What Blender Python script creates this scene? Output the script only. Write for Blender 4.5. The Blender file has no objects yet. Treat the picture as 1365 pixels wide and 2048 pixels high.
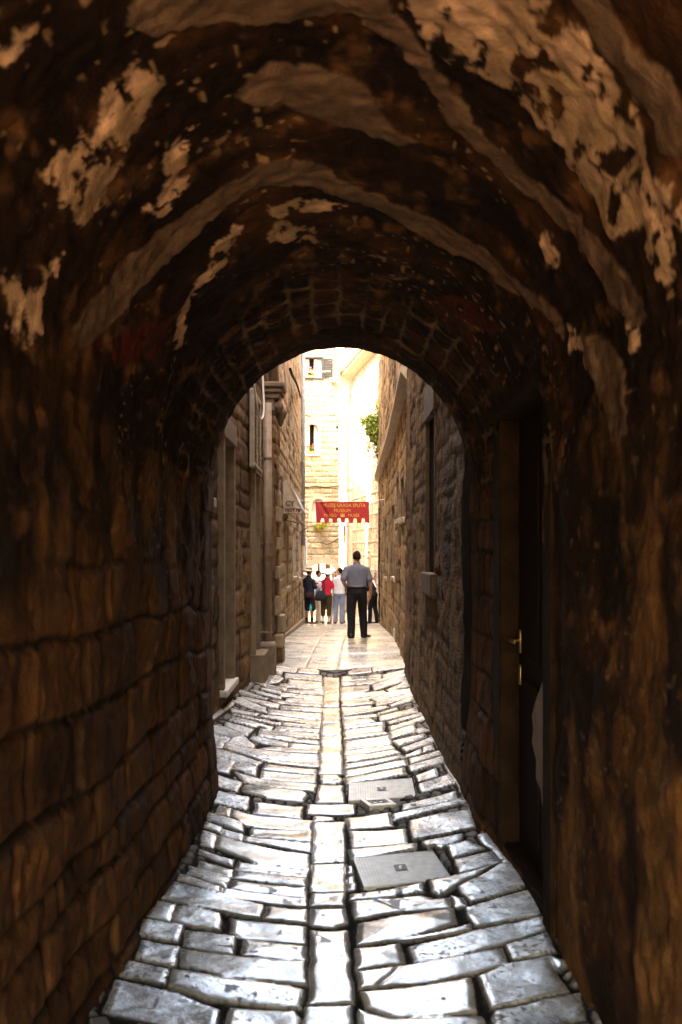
import bpy, math, random
import numpy as np
from mathutils import Vector, Matrix
C = bpy.context
SC = C.scene
COL = SC.collection
R = math.radians
rng = random.Random(7)
F = 1991.0
EYE = 1.63


def P(x, y, D):
    """photo pixel at distance D -> world point (the camera stands at 0,0,EYE and looks along +Y)"""
    return ((x - 682.5) / F * D, D, EYE + (1110 - y) / F * D)


def zg(y):
    return -0.0417 * max(0.0, min(y, 34.0) - 19.0)


def zgv(y):
    return -0.0417 * np.maximum(0.0, np.minimum(y, 34.0) - 19.0)


# ------------------------------------------------------------------ noise
def _h(ix, iy, iz, seed):
    n = (ix.astype(np.int64) * 374761393 + iy.astype(np.int64) * 668265263 + iz.astype(np.int64) * 2147483647 * 3 + seed * 974634541) & 0xFFFFFFFF
    n = ((n ^ (n >> 13)) * 1274126177) & 0xFFFFFFFF
    n = ((n ^ (n >> 16)) * 2246822519) & 0xFFFFFFFF
    n = n ^ (n >> 15)
    return (n & 0xFFFFFF).astype(np.float64) / 0xFFFFFF


def vn2(x, y, seed=0):
    ix = np.floor(x); iy = np.floor(y)
    fx = x - ix; fy = y - iy
    ux = fx * fx * (3 - 2 * fx); uy = fy * fy * (3 - 2 * fy)
    ix = ix.astype(np.int64); iy = iy.astype(np.int64); z = np.zeros_like(ix)
    a = _h(ix, iy, z, seed); b = _h(ix + 1, iy, z, seed)
    c = _h(ix, iy + 1, z, seed); d = _h(ix + 1, iy + 1, z, seed)
    return (a + (b - a) * ux) * (1 - uy) + (c + (d - c) * ux) * uy


def fbm(x, y, f=1.0, o=4, seed=0, g=0.5):
    s = 0; a = 1; t = 0
    for k in range(o):
        s = s + a * vn2(x * f + 17.3 * k, y * f - 9.1 * k, seed + k * 31)
        t += a; a *= g; f *= 2.03
    return s / t


def ss(a, b, x):
    t = np.clip((x - a) / (b - a), 0, 1)
    return t * t * (3 - 2 * t)


def voro(x, y, cell, seed=0):
    """F2-F1 edge distance, F1 and a random id per cell"""
    gx = np.floor(x / cell).astype(np.int64); gy = np.floor(y / cell).astype(np.int64)
    f1 = np.full(x.shape, 9.0); f2 = np.full(x.shape, 9.0); rid = np.zeros(x.shape)
    for dx in (-1, 0, 1):
        for dy in (-1, 0, 1):
            cx = gx + dx; cy = gy + dy; z = np.zeros_like(cx)
            px = (cx + 0.15 + 0.7 * _h(cx, cy, z, seed)) * cell
            py = (cy + 0.15 + 0.7 * _h(cx, cy, z + 1, seed)) * cell
            d = np.hypot(x - px, y - py)
            r = _h(cx, cy, z + 2, seed)
            m = d < f1
            f2 = np.where(m, f1, np.minimum(f2, d)); rid = np.where(m, r, rid); f1 = np.where(m, d, f1)
    return f2 - f1, f1, rid


def poly_sd(px, py, poly):
    """signed distance to a polygon, positive inside"""
    d = np.full(px.shape, 1e9); ins = np.zeros(px.shape, bool)
    n = len(poly)
    for i in range(n):
        x0, y0 = poly[i]; x1, y1 = poly[(i + 1) % n]
        ex, ey = x1 - x0, y1 - y0
        L = ex * ex + ey * ey + 1e-12
        t = np.clip(((px - x0) * ex + (py - y0) * ey) / L, 0, 1)
        d = np.minimum(d, (px - x0 - t * ex) ** 2 + (py - y0 - t * ey) ** 2)
        c = (y0 > py) != (y1 > py)
        if ey != 0:
            ins ^= c & (px < (py - y0) * ex / ey + x0)
    d = np.sqrt(d)
    return np.where(ins, d, -d)


def masonry(s, t, seed, ch, ln, warp=0.02, wf=3.0):
    """coursed stones: returns distance to the nearest joint, a random id, and a second random id"""
    rr = np.random.RandomState(seed)
    s = s + warp * (fbm(s, t, wf, 3, seed + 1) - 0.5) * 2
    t = t + warp * (fbm(s, t, wf * .8, 3, seed + 2) - 0.5) * 2
    t0, t1 = t.min() - .5, t.max() + .5
    hs = [t0]
    while hs[-1] < t1:
        hs.append(hs[-1] + rr.uniform(*ch))
    hs = np.array(hs)
    row = np.clip(np.searchsorted(hs, t) - 1, 0, len(hs) - 2)
    dt = np.minimum(t - hs[row], hs[row + 1] - t)
    ds = np.zeros_like(s); rid = np.zeros_like(s); rid2 = np.zeros_like(s)
    smin, smax = s.min() - 1, s.max() + 1
    for r in range(len(hs) - 1):
        m = row == r
        bs = [smin - rr.uniform(0, ln[1])]
        while bs[-1] < smax:
            bs.append(bs[-1] + rr.uniform(*ln))
        bs = np.array(bs); rv = rr.rand(len(bs)); rv2 = rr.rand(len(bs))
        if not m.any():
            continue
        k = np.clip(np.searchsorted(bs, s[m]) - 1, 0, len(bs) - 2)
        ds[m] = np.minimum(s[m] - bs[k], bs[k + 1] - s[m])
        rid[m] = rv[k]; rid2[m] = rv2[k]
    # rounded corners
    rc = 0.05
    a = np.maximum(rc - ds, 0); b = np.maximum(rc - dt, 0)
    d = np.where((a > 0) & (b > 0), rc - np.hypot(a, b), np.minimum(ds, dt))
    return d, rid, rid2


# ------------------------------------------------------------------ materials
MATS = {}


def nd(nt, typ, **kw):
    n = nt.nodes.new(typ)
    for k, v in kw.items():
        setattr(n, k, v)
    return n


def mat(name, col, rough=0.7, var=0.25, scale=8.0, bump=0.0, bscale=60.0, metal=0.0, attr=False, rvar=0.0, spec=0.5, stretch=(1, 1, 1), emit=None, trans=False):
    if name in MATS:
        return MATS[name]
    m = bpy.data.materials.new(name); m.use_nodes = True
    nt = m.node_tree; b = nt.nodes['Principled BSDF']
    L = nt.links.new
    tc = nd(nt, 'ShaderNodeTexCoord'); mp = nd(nt, 'ShaderNodeMapping'); mp.inputs['Scale'].default_value = stretch
    L(tc.outputs['Object'], mp.inputs['Vector'])
    n = nd(nt, 'ShaderNodeTexNoise'); n.inputs['Scale'].default_value = scale; n.inputs['Detail'].default_value = 6
    L(mp.outputs[0], n.inputs['Vector'])
    mr = nd(nt, 'ShaderNodeMapRange'); mr.inputs[1].default_value = .3; mr.inputs[2].default_value = .7
    mr.inputs[3].default_value = 1 - var; mr.inputs[4].default_value = 1 + var
    L(n.outputs[0], mr.inputs[0])
    mx = nd(nt, 'ShaderNodeMix', data_type='RGBA', blend_type='MULTIPLY'); mx.inputs[0].default_value = 1
    if attr:
        at = nd(nt, 'ShaderNodeAttribute', attribute_name='col')
        L(at.outputs['Color'], mx.inputs[6])
    else:
        mx.inputs[6].default_value = (*col, 1)
    L(mr.outputs[0], mx.inputs[7])
    L(mx.outputs[2], b.inputs['Base Color'])
    b.inputs['Roughness'].default_value = rough
    b.inputs['Metallic'].default_value = metal
    b.inputs['Specular IOR Level'].default_value = spec
    if rvar:
        m2 = nd(nt, 'ShaderNodeMapRange'); m2.inputs[1].default_value = .3; m2.inputs[2].default_value = .7
        m2.inputs[3].default_value = rough - rvar; m2.inputs[4].default_value = rough + rvar
        n3 = nd(nt, 'ShaderNodeTexNoise'); n3.inputs['Scale'].default_value = scale * 2.3; n3.inputs['Detail'].default_value = 5
        L(mp.outputs[0], n3.inputs['Vector']); L(n3.outputs[0], m2.inputs[0])
        if attr == 'rough':
            a2 = nd(nt, 'ShaderNodeAttribute', attribute_name='rgh')
            ad = nd(nt, 'ShaderNodeMath', operation='ADD', use_clamp=True)
            sp_ = nd(nt, 'ShaderNodeMapRange'); sp_.inputs[1].default_value = .15; sp_.inputs[2].default_value = .6; sp_.inputs[3].default_value = spec; sp_.inputs[4].default_value = .05
            L(a2.outputs['Fac'], sp_.inputs[0]); L(sp_.outputs[0], b.inputs['Specular IOR Level'])
            L(a2.outputs['Fac'], ad.inputs[0]); L(m2.outputs[0], ad.inputs[1]); L(ad.outputs[0], b.inputs['Roughness'])
        else:
            L(m2.outputs[0], b.inputs['Roughness'])
    if bump:
        n2 = nd(nt, 'ShaderNodeTexNoise'); n2.inputs['Scale'].default_value = bscale; n2.inputs['Detail'].default_value = 5
        L(mp.outputs[0], n2.inputs['Vector'])
        bp = nd(nt, 'ShaderNodeBump'); bp.inputs['Strength'].default_value = bump; bp.inputs['Distance'].default_value = 0.02
        L(n2.outputs[0], bp.inputs['Height']); L(bp.outputs[0], b.inputs['Normal'])
    MATS[name] = m
    return m


M_tunnel = mat('tunnel_stone', None, .88, .35, 16, .3, 90, attr=True, spec=.15)
M_street = mat('street_stone', None, .85, .28, 12, .5, 45, attr=True, spec=.25, stretch=(1, .3, 1))
M_floor = mat('polished_limestone', None, .17, .24, 14, .04, 120, attr='rough', rvar=.07, spec=1.0)
M_core = mat('core_stone', (.30, .25, .19), .9, .2, 3, .3, 20)
M_ground = mat('earth_and_stone', (.22, .19, .15), .9, .25, 2, .3, 20)
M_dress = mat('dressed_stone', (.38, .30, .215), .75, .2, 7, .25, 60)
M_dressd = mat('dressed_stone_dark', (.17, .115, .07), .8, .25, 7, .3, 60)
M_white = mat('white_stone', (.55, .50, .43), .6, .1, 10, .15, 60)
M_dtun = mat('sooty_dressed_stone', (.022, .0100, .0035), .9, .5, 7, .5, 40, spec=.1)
M_wood = mat('dark_wood', (.020, .010, .005), .8, .4, 6, .3, 60, spec=.12, stretch=(8, 8, .6))
M_woodb = mat('brown_wood', (.12, .07, .04), .65, .3, 6, .3, 60, stretch=(8, 8, .6))
M_shut = mat('pale_shutter_paint', (.30, .24, .175), .6, .2, 12, .1, 50)
M_grey = mat('grey_shutter_paint', (.024, .024, .025), .95, .15, 12, .1, 50, spec=.02)
M_dark = mat('dark_interior', (.010, .007, .005), .95, .2, 5, spec=.05)
M_curt = mat('curtain_cloth', (.75, .72, .66), .9, .08, 20)
M_pipe = mat('old_pipe', (.22, .155, .10), .6, .25, 10, .2, 50)
M_pipeg = mat('grey_pipe', (.30, .29, .27), .55, .15, 10, .1, 50)
M_iron = mat('iron', (.03, .027, .025), .5, .2, 30, .1, 80, metal=.6)
M_brass = mat('brass', (.75, .5, .17), .3, .1, 40, metal=1)
M_tile = mat('roof_tile', (.50, .20, .10), .8, .3, 9, .2, 50)
M_plaster = mat('pale_plaster', (.72, .66, .55), .85, .1, 3, .15, 40)
M_red = mat('red_cloth', (.42, .022, .022), .8, .1, 9, .1, 200)
M_gold = mat('gold_print', (.75, .38, .05), .7, .1, 9)
M_canv = mat('cream_canvas', (.32, .245, .17), .85, .1, 8, .1, 120)
M_canvw = mat('white_canvas', (.46, .42, .37), .85, .08, 8, .1, 120)
M_maroon = mat('maroon_print', (.09, .02, .02), .7, .1, 9)
M_cable = mat('black_cable', (.012, .011, .010), .9, .1, 9, spec=.05)
M_cablew = mat('pale_cable', (.6, .56, .5), .6, .1, 9)
M_leaf = mat('leaf_green', (.12, .17, .03), .6, .5, 5, spec=.3)
M_leafy = mat('leaf_yellow_green', (.18, .22, .02), .6, .4, 9, spec=.3)
M_pink = mat('pink_petal', (.75, .06, .13), .7, .2, 20)
M_wpet = mat('white_petal', (.8, .78, .74), .7, .1, 20)
M_terra = mat('terracotta', (.60, .26, .08), .8, .15, 12, .1, 50)
M_metal = mat('worn_metal_cover', (.62, .55, .44), .36, .2, 22, .05, 220, metal=.0, rvar=.06, spec=.8)
M_metald = mat('dark_metal_cover', (.05, .045, .04), .5, .2, 30, .2, 120, metal=.3)
M_bark = mat('bark', (.10, .07, .045), .9, .3, 20, .3, 60)


# ------------------------------------------------------------------ mesh helpers
def tag(o, label=None, cat=None, group=None, kind=None):
    if label: o['label'] = label
    if cat: o['category'] = cat
    if group: o['group'] = group
    if kind: o['kind'] = kind
    return o


def empty(name, loc, label, cat, group=None, rz=0, sc=1):
    o = bpy.data.objects.new(name, None); COL.objects.link(o)
    o.location = loc; o.rotation_euler = (0, 0, rz); o.scale = (sc, sc, sc)
    o.empty_display_size = .2
    return tag(o, label, cat, group)


class MB:
    def __init__(s):
        s.v = []; s.f = []

    def add(s, vs, fs):
        n = len(s.v); s.v += [tuple(map(float, p)) for p in vs]; s.f += [[i + n for i in q] for q in fs]
        return s

    def box(s, x0, x1, y0, y1, z0, z1, b=0.0):
        """box with chamfered vertical and horizontal edges when b > 0"""
        if b <= 0:
            v = [(x, y, z) for z in (z0, z1) for y in (y0, y1) for x in (x0, x1)]
            return s.add(v, [(0, 2, 3, 1), (4, 5, 7, 6), (0, 1, 5, 4), (2, 6, 7, 3), (0, 4, 6, 2), (1, 3, 7, 5)])
        def ring(i, z):
            return [(x0 + i, y0 + b, z), (x0 + b, y0 + i, z), (x1 - b, y0 + i, z), (x1 - i, y0 + b, z),
                    (x1 - i, y1 - b, z), (x1 - b, y1 - i, z), (x0 + b, y1 - i, z), (x0 + i, y1 - b, z)]
        v = ring(b * .6, z0) + ring(0, z0 + b) + ring(0, z1 - b) + ring(b * .6, z1)
        f = [tuple(reversed(range(8))), tuple(range(24, 32))]
        for k in range(3):
            for i in range(8):
                j = (i + 1) % 8
                f.append((k * 8 + i, k * 8 + j, k * 8 + 8 + j, k * 8 + 8 + i))
        return s.add(v, f)

    def prism(s, poly, z0, z1):
        n = len(poly)
        v = [(x, y, z0) for x, y in poly] + [(x, y, z1) for x, y in poly]
        f = [tuple(reversed(range(n))), tuple(range(n, 2 * n))] + [(i, (i + 1) % n, n + (i + 1) % n, n + i) for i in range(n)]
        return s.add(v, f)

    def limb(s, pts, ra, rb=None, axis=None, seg=12, cap=True):
        """round-ended tapering tube; ra across `axis`, rb across the other direction"""
        pts = [Vector(p) for p in pts]
        rb = rb or ra
        if cap:
            d0 = (pts[0] - pts[1]).normalized(); d1 = (pts[-1] - pts[-2]).normalized()
            P_, A_, B_ = [], [], []
            for k in (1.0, .85, .5):
                r0 = min(ra[0], rb[0]); c = math.sqrt(max(0, 1 - k * k))
                P_.append(pts[0] + d0 * r0 * k); A_.append(max(ra[0] * c, .0008)); B_.append(max(rb[0] * c, .0008))
            P_ += pts; A_ += list(ra); B_ += list(rb)
            for k in (.5, .85, 1.0):
                r1 = min(ra[-1], rb[-1]); c = math.sqrt(max(0, 1 - k * k))
                P_.append(pts[-1] + d1 * r1 * k); A_.append(max(ra[-1] * c, .0008)); B_.append(max(rb[-1] * c, .0008))
            pts, ra, rb = P_, A_, B_
        n = len(pts); v = []; f = []
        up = Vector(axis) if axis is not None else None
        for i in range(n):
            t = (pts[min(i + 1, n - 1)] - pts[max(i - 1, 0)]).normalized()
            if up is None:
                up = t.orthogonal()
            u = (up - t * up.dot(t))
            u = u.normalized() if u.length > 1e-6 else t.orthogonal().normalized()
            if axis is None: up = u
            w = t.cross(u)
            for k in range(seg):
                a = 2 * math.pi * k / seg
                v.append(pts[i] + u * (ra[i] * math.cos(a)) + w * (rb[i] * math.sin(a)))
        for i in range(n - 1):
            for k in range(seg):
                j = (k + 1) % seg
                f.append((i * seg + k, i * seg + j, (i + 1) * seg + j, (i + 1) * seg + k))
        f.append(tuple(reversed(range(seg)))); f.append(tuple(range((n - 1) * seg, n * seg)))
        return s.add(v, f)

    def ell(s, c, r, seg=16, rings=10, rot=None):
        v = []; f = []
        for i in range(rings + 1):
            th = math.pi * i / rings
            rr = max(math.sin(th), .002)
            for k in range(seg):
                a = 2 * math.pi * k / seg
                p = Vector((r[0] * rr * math.cos(a), r[1] * rr * math.sin(a), r[2] * -math.cos(th)))
                if rot is not None: p = rot @ p
                v.append(p + Vector(c))
        for i in range(rings):
            for k in range(seg):
                j = (k + 1) % seg
                f.append((i * seg + k, i * seg + j, (i + 1) * seg + j, (i + 1) * seg + k))
        f.append(tuple(reversed(range(seg)))); f.append(tuple(range(rings * seg, (rings + 1) * seg)))
        return s.add(v, f)

    def loft(s, secs, seg=28, e=2.4):
        """stack of horizontal superellipses (z, cx, cy, rx, ry)"""
        v = []; f = []
        for (z, cx, cy, rx, ry) in secs:
            for k in range(seg):
                a = 2 * math.pi * k / seg; c, q = math.cos(a), math.sin(a)
                v.append((cx + rx * abs(c) ** (2 / e) * (1 if c >= 0 else -1), cy + ry * abs(q) ** (2 / e) * (1 if q >= 0 else -1), z))
        n = len(secs)
        for i in range(n - 1):
            for k in range(seg):
                j = (k + 1) % seg
                f.append((i * seg + k, i * seg + j, (i + 1) * seg + j, (i + 1) * seg + k))
        f.append(tuple(reversed(range(seg)))); f.append(tuple(range((n - 1) * seg, n * seg)))
        return s.add(v, f)

    def lathe(s, c, prof, seg=20):
        v = []; f = []
        for (r, z) in prof:
            for k in range(seg):
                a = 2 * math.pi * k / seg
                v.append((c[0] + r * math.cos(a), c[1] + r * math.sin(a), c[2] + z))
        n = len(prof)
        for i in range(n - 1):
            for k in range(seg):
                j = (k + 1) % seg
                f.append((i * seg + k, i * seg + j, (i + 1) * seg + j, (i + 1) * seg + k))
        f.append(tuple(reversed(range(seg)))); f.append(tuple(range((n - 1) * seg, n * seg)))
        return s.add(v, f)

    def xf(s, fn):
        s.v = [tuple(fn(Vector(p))) for p in s.v]
        return s

    def build(s, name, m, parent=None, smooth=False, world=True):
        me = bpy.data.meshes.new(name)
        v = s.v
        if parent is not None and world:
            l = wloc(parent)
            v = [(a - l[0], b - l[1], c - l[2]) for a, b, c in v]
        me.from_pydata(v, [], s.f); me.update()
        me.materials.append(m)
        if smooth:
            me.polygons.foreach_set('use_smooth', [True] * len(me.polygons))
        o = bpy.data.objects.new(name, me); COL.objects.link(o)
        if parent is not None: o.parent = parent
        return o


def wloc(o):
    l = Vector(o.location)
    while o.parent is not None:
        o = o.parent; l = l + Vector(o.location)
    return l


def fastmesh(name, verts, quads, m, parent=None, col=None, rgh=None, smooth=True):
    me = bpy.data.meshes.new(name)
    if parent is not None:
        verts = verts - np.array(wloc(parent))
    used = np.unique(quads)
    remap = np.zeros(len(verts), np.int64); remap[used] = np.arange(len(used))
    verts = verts[used]; quads = remap[quads]
    me.vertices.add(len(verts)); me.vertices.foreach_set('co', verts.astype(np.float32).ravel())
    n = len(quads)
    me.loops.add(n * 4); me.loops.foreach_set('vertex_index', quads.astype(np.int32).ravel())
    me.polygons.add(n)
    me.polygons.foreach_set('loop_start', np.arange(0, n * 4, 4, dtype=np.int32))
    me.update(calc_edges=True)
    me.polygons.foreach_set('use_smooth', np.full(n, smooth))
    if col is not None:
        a = me.attributes.new('col', 'FLOAT_COLOR', 'POINT')
        c4 = np.ones((len(used), 4), np.float32); c4[:, :3] = np.clip(col[used], 0, 1)
        a.data.foreach_set('color', c4.ravel())
    if rgh is not None:
        a = me.attributes.new('rgh', 'FLOAT', 'POINT'); a.data.foreach_set('value', rgh[used].astype(np.float32))
    me.materials.append(m)
    o = bpy.data.objects.new(name, me); COL.objects.link(o)
    if parent is not None: o.parent = parent
    return o


def grid_quads(na, nb, keep=None):
    i = np.arange(na - 1)[:, None] * nb + np.arange(nb - 1)[None, :]
    q = np.stack([i, i + nb, i + nb + 1, i + 1], -1).reshape(-1, 4)
    return q if keep is None else q[keep.ravel()]


def mixc(a, b, t):
    return a * (1 - t)[..., None] + np.asarray(b) * t[..., None]


def text(txt, name, size, m, parent, loc, rot, depth=.002, bend=None, sx=1.0, off=0.0):
    cu = bpy.data.curves.new(name, 'FONT'); cu.body = txt; cu.size = size; cu.extrude = depth
    cu.align_x = 'CENTER'; cu.align_y = 'CENTER'; cu.resolution_u = 4; cu.offset = off
    o = bpy.data.objects.new(name + '_tmp', cu); COL.objects.link(o)
    C.view_layer.update()
    me = bpy.data.meshes.new_from_object(o.evaluated_get(C.evaluated_depsgraph_get()))
    bpy.data.objects.remove(o); bpy.data.curves.remove(cu)
    M = Matrix.Translation(Vector(loc) - (wloc(parent) if parent else Vector())) @ rot.to_matrix().to_4x4() @ Matrix.Diagonal((sx, 1, 1, 1))
    me.transform(M)
    if bend:
        for v in me.vertices: v.co.y += bend(v.co.x, v.co.z)
    me.materials.clear(); me.materials.append(m)
    me.name = name
    t = bpy.data.objects.new(name, me); COL.objects.link(t)
    if parent: t.parent = parent
    return t


from mathutils import Euler
FACE = Euler((R(90), 0, 0))        # text that faces the camera (-Y)

# ================================================================== FLOOR
A = ('A', 200, 1600, 2.625); B = ('B', 660, 1600, 2.625); Cc = ('C', 410, 1320, 4.875); Dd = ('D', 650, 1320, 4.875)
ST = {
 A: """590 5 785 12 775 78 585 60;815 32 1065 30 1060 96 812 88;630 68 690 75 680 125 605 115;695 82 770 97 1112 102 1112 158 770 164 690 128
575 118 760 155 755 200 560 160;800 175 1113 162 1113 228 785 212;555 168 642 185 635 215 550 195;645 190 752 205 745 240 640 225;757 215 1110 231 1110 275 750 240
545 210 612 220 600 297 530 285;620 228 850 265 1105 286 1100 367 820 355 610 290;525 305 705 345 695 377 520 330;725 350 1095 369 1090 405 705 393
530 362 700 390 690 440 520 395;702 397 1090 409 1088 455 690 440;475 395 690 437 670 498 460 445;700 449 1088 459 1085 510 688 495;425 452 640 502 630 535 410 490
650 501 1090 515 1090 563 635 543;390 500 860 567 850 640 400 605 325 590;875 569 1095 575 1095 648 866 640;300 597 400 610 370 705 240 690
405 625 470 612 640 632 628 725 375 702;690 640 1082 660 1082 752 740 745 685 722;225 707 440 712 410 805 205 787;450 727 715 742 705 845 440 817;755 752 1085 762 1082 845 748 840
225 810 420 822 385 930 195 912;430 832 700 851 1082 851 1082 982 640 965 413 930;150 925 360 945 345 1030 105 1010;377 957 1000 986 1070 1005 1060 1100 860 1095 560 1078 365 1040
80 1032 400 1055 625 1115 590 1250 20 1200;680 1107 1030 1115 1060 1150 1060 1260 640 1250
1090 24 1340 22 1335 72 1090 75;1125 80 1228 85 1230 102 1118 110;1125 113 1282 108 1285 318 1118 325;1112 333 1290 328 1290 480 1105 485;1110 490 1290 488 1285 560 1108 562
1112 571 1292 568 1298 640 1230 664 1110 655;1112 678 1300 673 1330 1072 1095 1080;1084 1090 1325 1084 1340 1300 1070 1300""",
 B: """385 42 660 2 668 45 378 75;75 96 320 86 332 148 100 154;335 95 700 50 720 76 335 125;105 160 400 165 410 245 110 249;415 130 735 112 765 215 435 240
95 260 450 251 458 283 110 312;482 248 700 240 690 266 590 298 500 275;625 287 720 268 808 320 642 348;652 353 850 337 905 410 682 431;780 247 840 240 960 410 915 412 860 335 812 300
90 348 122 345 125 385 92 388;92 392 128 390 132 430 94 430;95 435 134 433 140 474 95 474;110 496 490 466 495 512 105 530;528 456 860 422 700 490 640 520 570 540 535 518
675 513 890 425 950 417 1078 535 860 580 740 590;120 537 240 530 395 603 125 622;250 528 480 521 540 546 628 547 630 598 400 603;145 642 650 606 665 692 400 745 145 768
718 616 1075 562 1130 700 770 722 727 682;640 540 700 560 725 604 655 610;305 757 740 707 750 735 460 758;135 786 370 769 395 868 140 895;412 786 800 737 1130 712 1140 790 640 860 440 870
145 906 374 887 345 925 240 992 150 1004;385 885 620 862 900 840 935 933 560 985 260 992;922 831 1150 801 1185 905 960 923;157 1022 740 991 775 1170 590 1190 330 1165 200 1105
782 977 960 930 1150 921 1190 1010 1250 1110 850 1153;1158 922 1230 960 1255 985 1198 1000;862 1172 1310 1117 1340 1260 850 1300;155 1112 330 1175 800 1195 830 1300 150 1300;1085 545 1110 620 1150 700 1190 700 1130 600
1155 800 1230 900 1260 900 1190 790""",
 Cc: """100 1207 360 1247 325 1350 95 1320;387 1266 960 1291 1005 1330 960 1385 600 1385 370 1343;110 1037 300 1062 240 1185 95 1190;310 1064 515 1102 500 1185 262 1135
290 1160 520 1200 1085 1212 1080 1285 700 1275 380 1250;560 1119 1090 1119 1085 1202 545 1195;592 1049 1092 1053 1090 1109 560 1110;65 968 180 972 570 1042 512 1092 100 1030
200 908 480 927 1112 927 1110 1045 600 1035 180 960;60 907 188 907 172 960 65 963;640 873 1115 882 1110 922 522 915;70 847 270 852 190 902 60 890;290 817 400 822 490 882 475 917 212 900
835 822 1118 827 1115 877 832 868;467 794 820 826 812 868 570 850 440 823;537 757 1120 787 1118 817 880 812 520 793;70 742 200 742 415 802 268 847 65 828;546 702 1120 724 1120 777 530 750
202 707 480 737 410 813 190 745;702 674 1125 682 1122 720 682 705;270 642 670 682 648 710 540 690 500 708 232 690;757 637 1130 637 1125 677 742 663;268 607 745 642 730 665 270 625
547 577 1135 582 1130 632 535 595;255 560 530 572 500 592 262 590;622 517 1140 517 1135 577 612 570;320 452 600 512 600 565 290 508;752 467 1145 472 1140 512 742 500
360 430 735 467 720 505 602 497 340 453;640 427 1145 432 1145 467 700 455;350 377 620 422 600 440 330 400;800 397 1145 394 1145 430 780 425;450 357 750 387 740 410 440 375
750 352 1150 352 1148 390 740 380;560 332 745 347 745 377 545 350;815 307 1150 302 1150 347 805 335;600 287 805 302 795 335 590 318;735 262 1150 264 1150 302 722 290
420 242 600 287 590 315 410 268;815 214 1145 214 1145 260 810 250;490 157 620 167 600 282 430 240;627 172 770 212 720 260 610 280;785 152 1140 152 1145 210 780 205;500 127 760 142 745 180 490 150
240 565 130 655 60 735 60 680 150 590;60 835 250 850 60 845;300 500 250 555 170 590 270 480
1157 170 1315 170 1310 460 1150 460;1148 466 1320 463 1325 620 1140 620;1140 626 1330 623 1335 740 1135 740;1135 746 1335 743 1345 1105 1112 1105;1120 1116 1300 1119 1335 1170 1325 1205 1135 1207
1110 1217 1350 1217 1345 1285 1110 1287;1105 1292 1350 1292 1365 1395 1080 1395""",
 Dd: """170 1152 770 1092 800 1158 215 1213;890 1165 1080 1130 1100 1200 920 1230;922 1262 1200 1202 1270 1308 940 1350;190 1072 800 1012 810 1065 195 1130;812 1086 1150 1027 1160 1092 842 1150
190 947 690 912 740 955 195 1007;192 1012 760 964 800 995 190 1060;822 1007 1130 967 1135 1012 840 1060;960 922 1050 907 1070 950 960 968;790 967 935 927 945 970 800 990
190 892 650 862 690 902 190 942;740 902 1050 837 1085 887 790 945;190 787 630 762 640 802 190 827;190 832 640 807 655 857 190 887;652 832 970 802 990 835 725 890
185 724 560 714 630 757 190 782;632 732 870 692 900 770 650 800;890 737 960 732 1025 767 910 785;185 677 585 662 580 707 185 720;625 682 980 632 990 667 640 725
185 642 580 637 580 657 185 674;610 642 930 592 960 622 630 670;175 582 440 577 500 632 180 637;532 572 890 527 910 577 680 610 540 625;170 552 500 547 510 572 175 577
515 547 700 512 715 532 520 570;170 492 600 482 620 497 480 522 172 547;627 472 860 422 870 462 650 495;165 457 450 462 465 487 168 490;500 432 860 372 860 417 600 467 500 482
160 392 420 402 490 442 460 455 165 452;450 392 650 342 850 347 850 372 500 427;155 337 580 332 600 352 430 392 158 387;600 332 800 272 840 322 620 352;150 257 435 264 430 317 380 332 155 332
460 262 785 217 795 267 480 322;160 212 540 227 780 202 785 217 460 257 160 250;165 157 405 167 400 207 160 207;420 172 565 177 545 217 410 207;570 182 785 162 785 202 570 222
990 500 1000 600 1060 720 1010 640 930 540;1160 1100 1280 1290 1330 1400 1200 1190""",
}


def gp(cr, pts):
    """photo crop point on the ground -> (X, Y)"""
    out = []
    for x, y in pts:
        px = cr[1] + x / cr[3]; py = cr[2] + y / cr[3]
        D = EYE * F / (py - 1110)
        out.append(((px - 682.5) / F * D, D))
    return out


STONES = []
for cr, s in ST.items():
    for q in s.replace('\n', ';').split(';'):
        n = [float(a) for a in q.split()]
        if len(n) < 6: continue
        STONES.append(gp(cr, list(zip(n[::2], n[1::2]))))
# rows behind the photographed ones, under and behind the camera
y = 3.16
while y > -2.4:
    h = rng.uniform(.22, .34)
    xs = [-.84, -.84 + rng.uniform(.2, .4), -.14]
    for a, b in zip(xs[:-1], xs[1:]):
        STONES.append([(a + .012, y), (b - .012, y), (b - .012, y - h + .02), (a + .012, y - h + .02)])
    STONES.append([(-.115, y), (.045, y), (.045, y - h + .02), (-.115, y - h + .02)])
    xs = [.07, .07 + rng.uniform(.25, .5), .84]
    for a, b in zip(xs[:-1], xs[1:]):
        STONES.append([(a + .012, y), (b - .012, y), (b - .012, y - h + .02), (a + .012, y - h + .02)])
    y -= h
# large stones of the transition row before the smooth paving
for a, b in ((-1.25, -.95), (-.93, -.62), (-.6, -.3), (.1, .42), (.44, .9)):
    STONES.append([(a, 14.15), (b, 14.15 + rng.uniform(-.1, .1)), (b, 13.6), (a, 13.6)])
COVERS = [gp(B, [(120, 318), (540, 278), (645, 430), (178, 475)]), gp(Dd, [(235, 1215), (850, 1168), (888, 1352), (230, 1395)])]
METER = gp(Dd, [(378, 1400), (640, 1380), (665, 1450), (395, 1475)])


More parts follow.
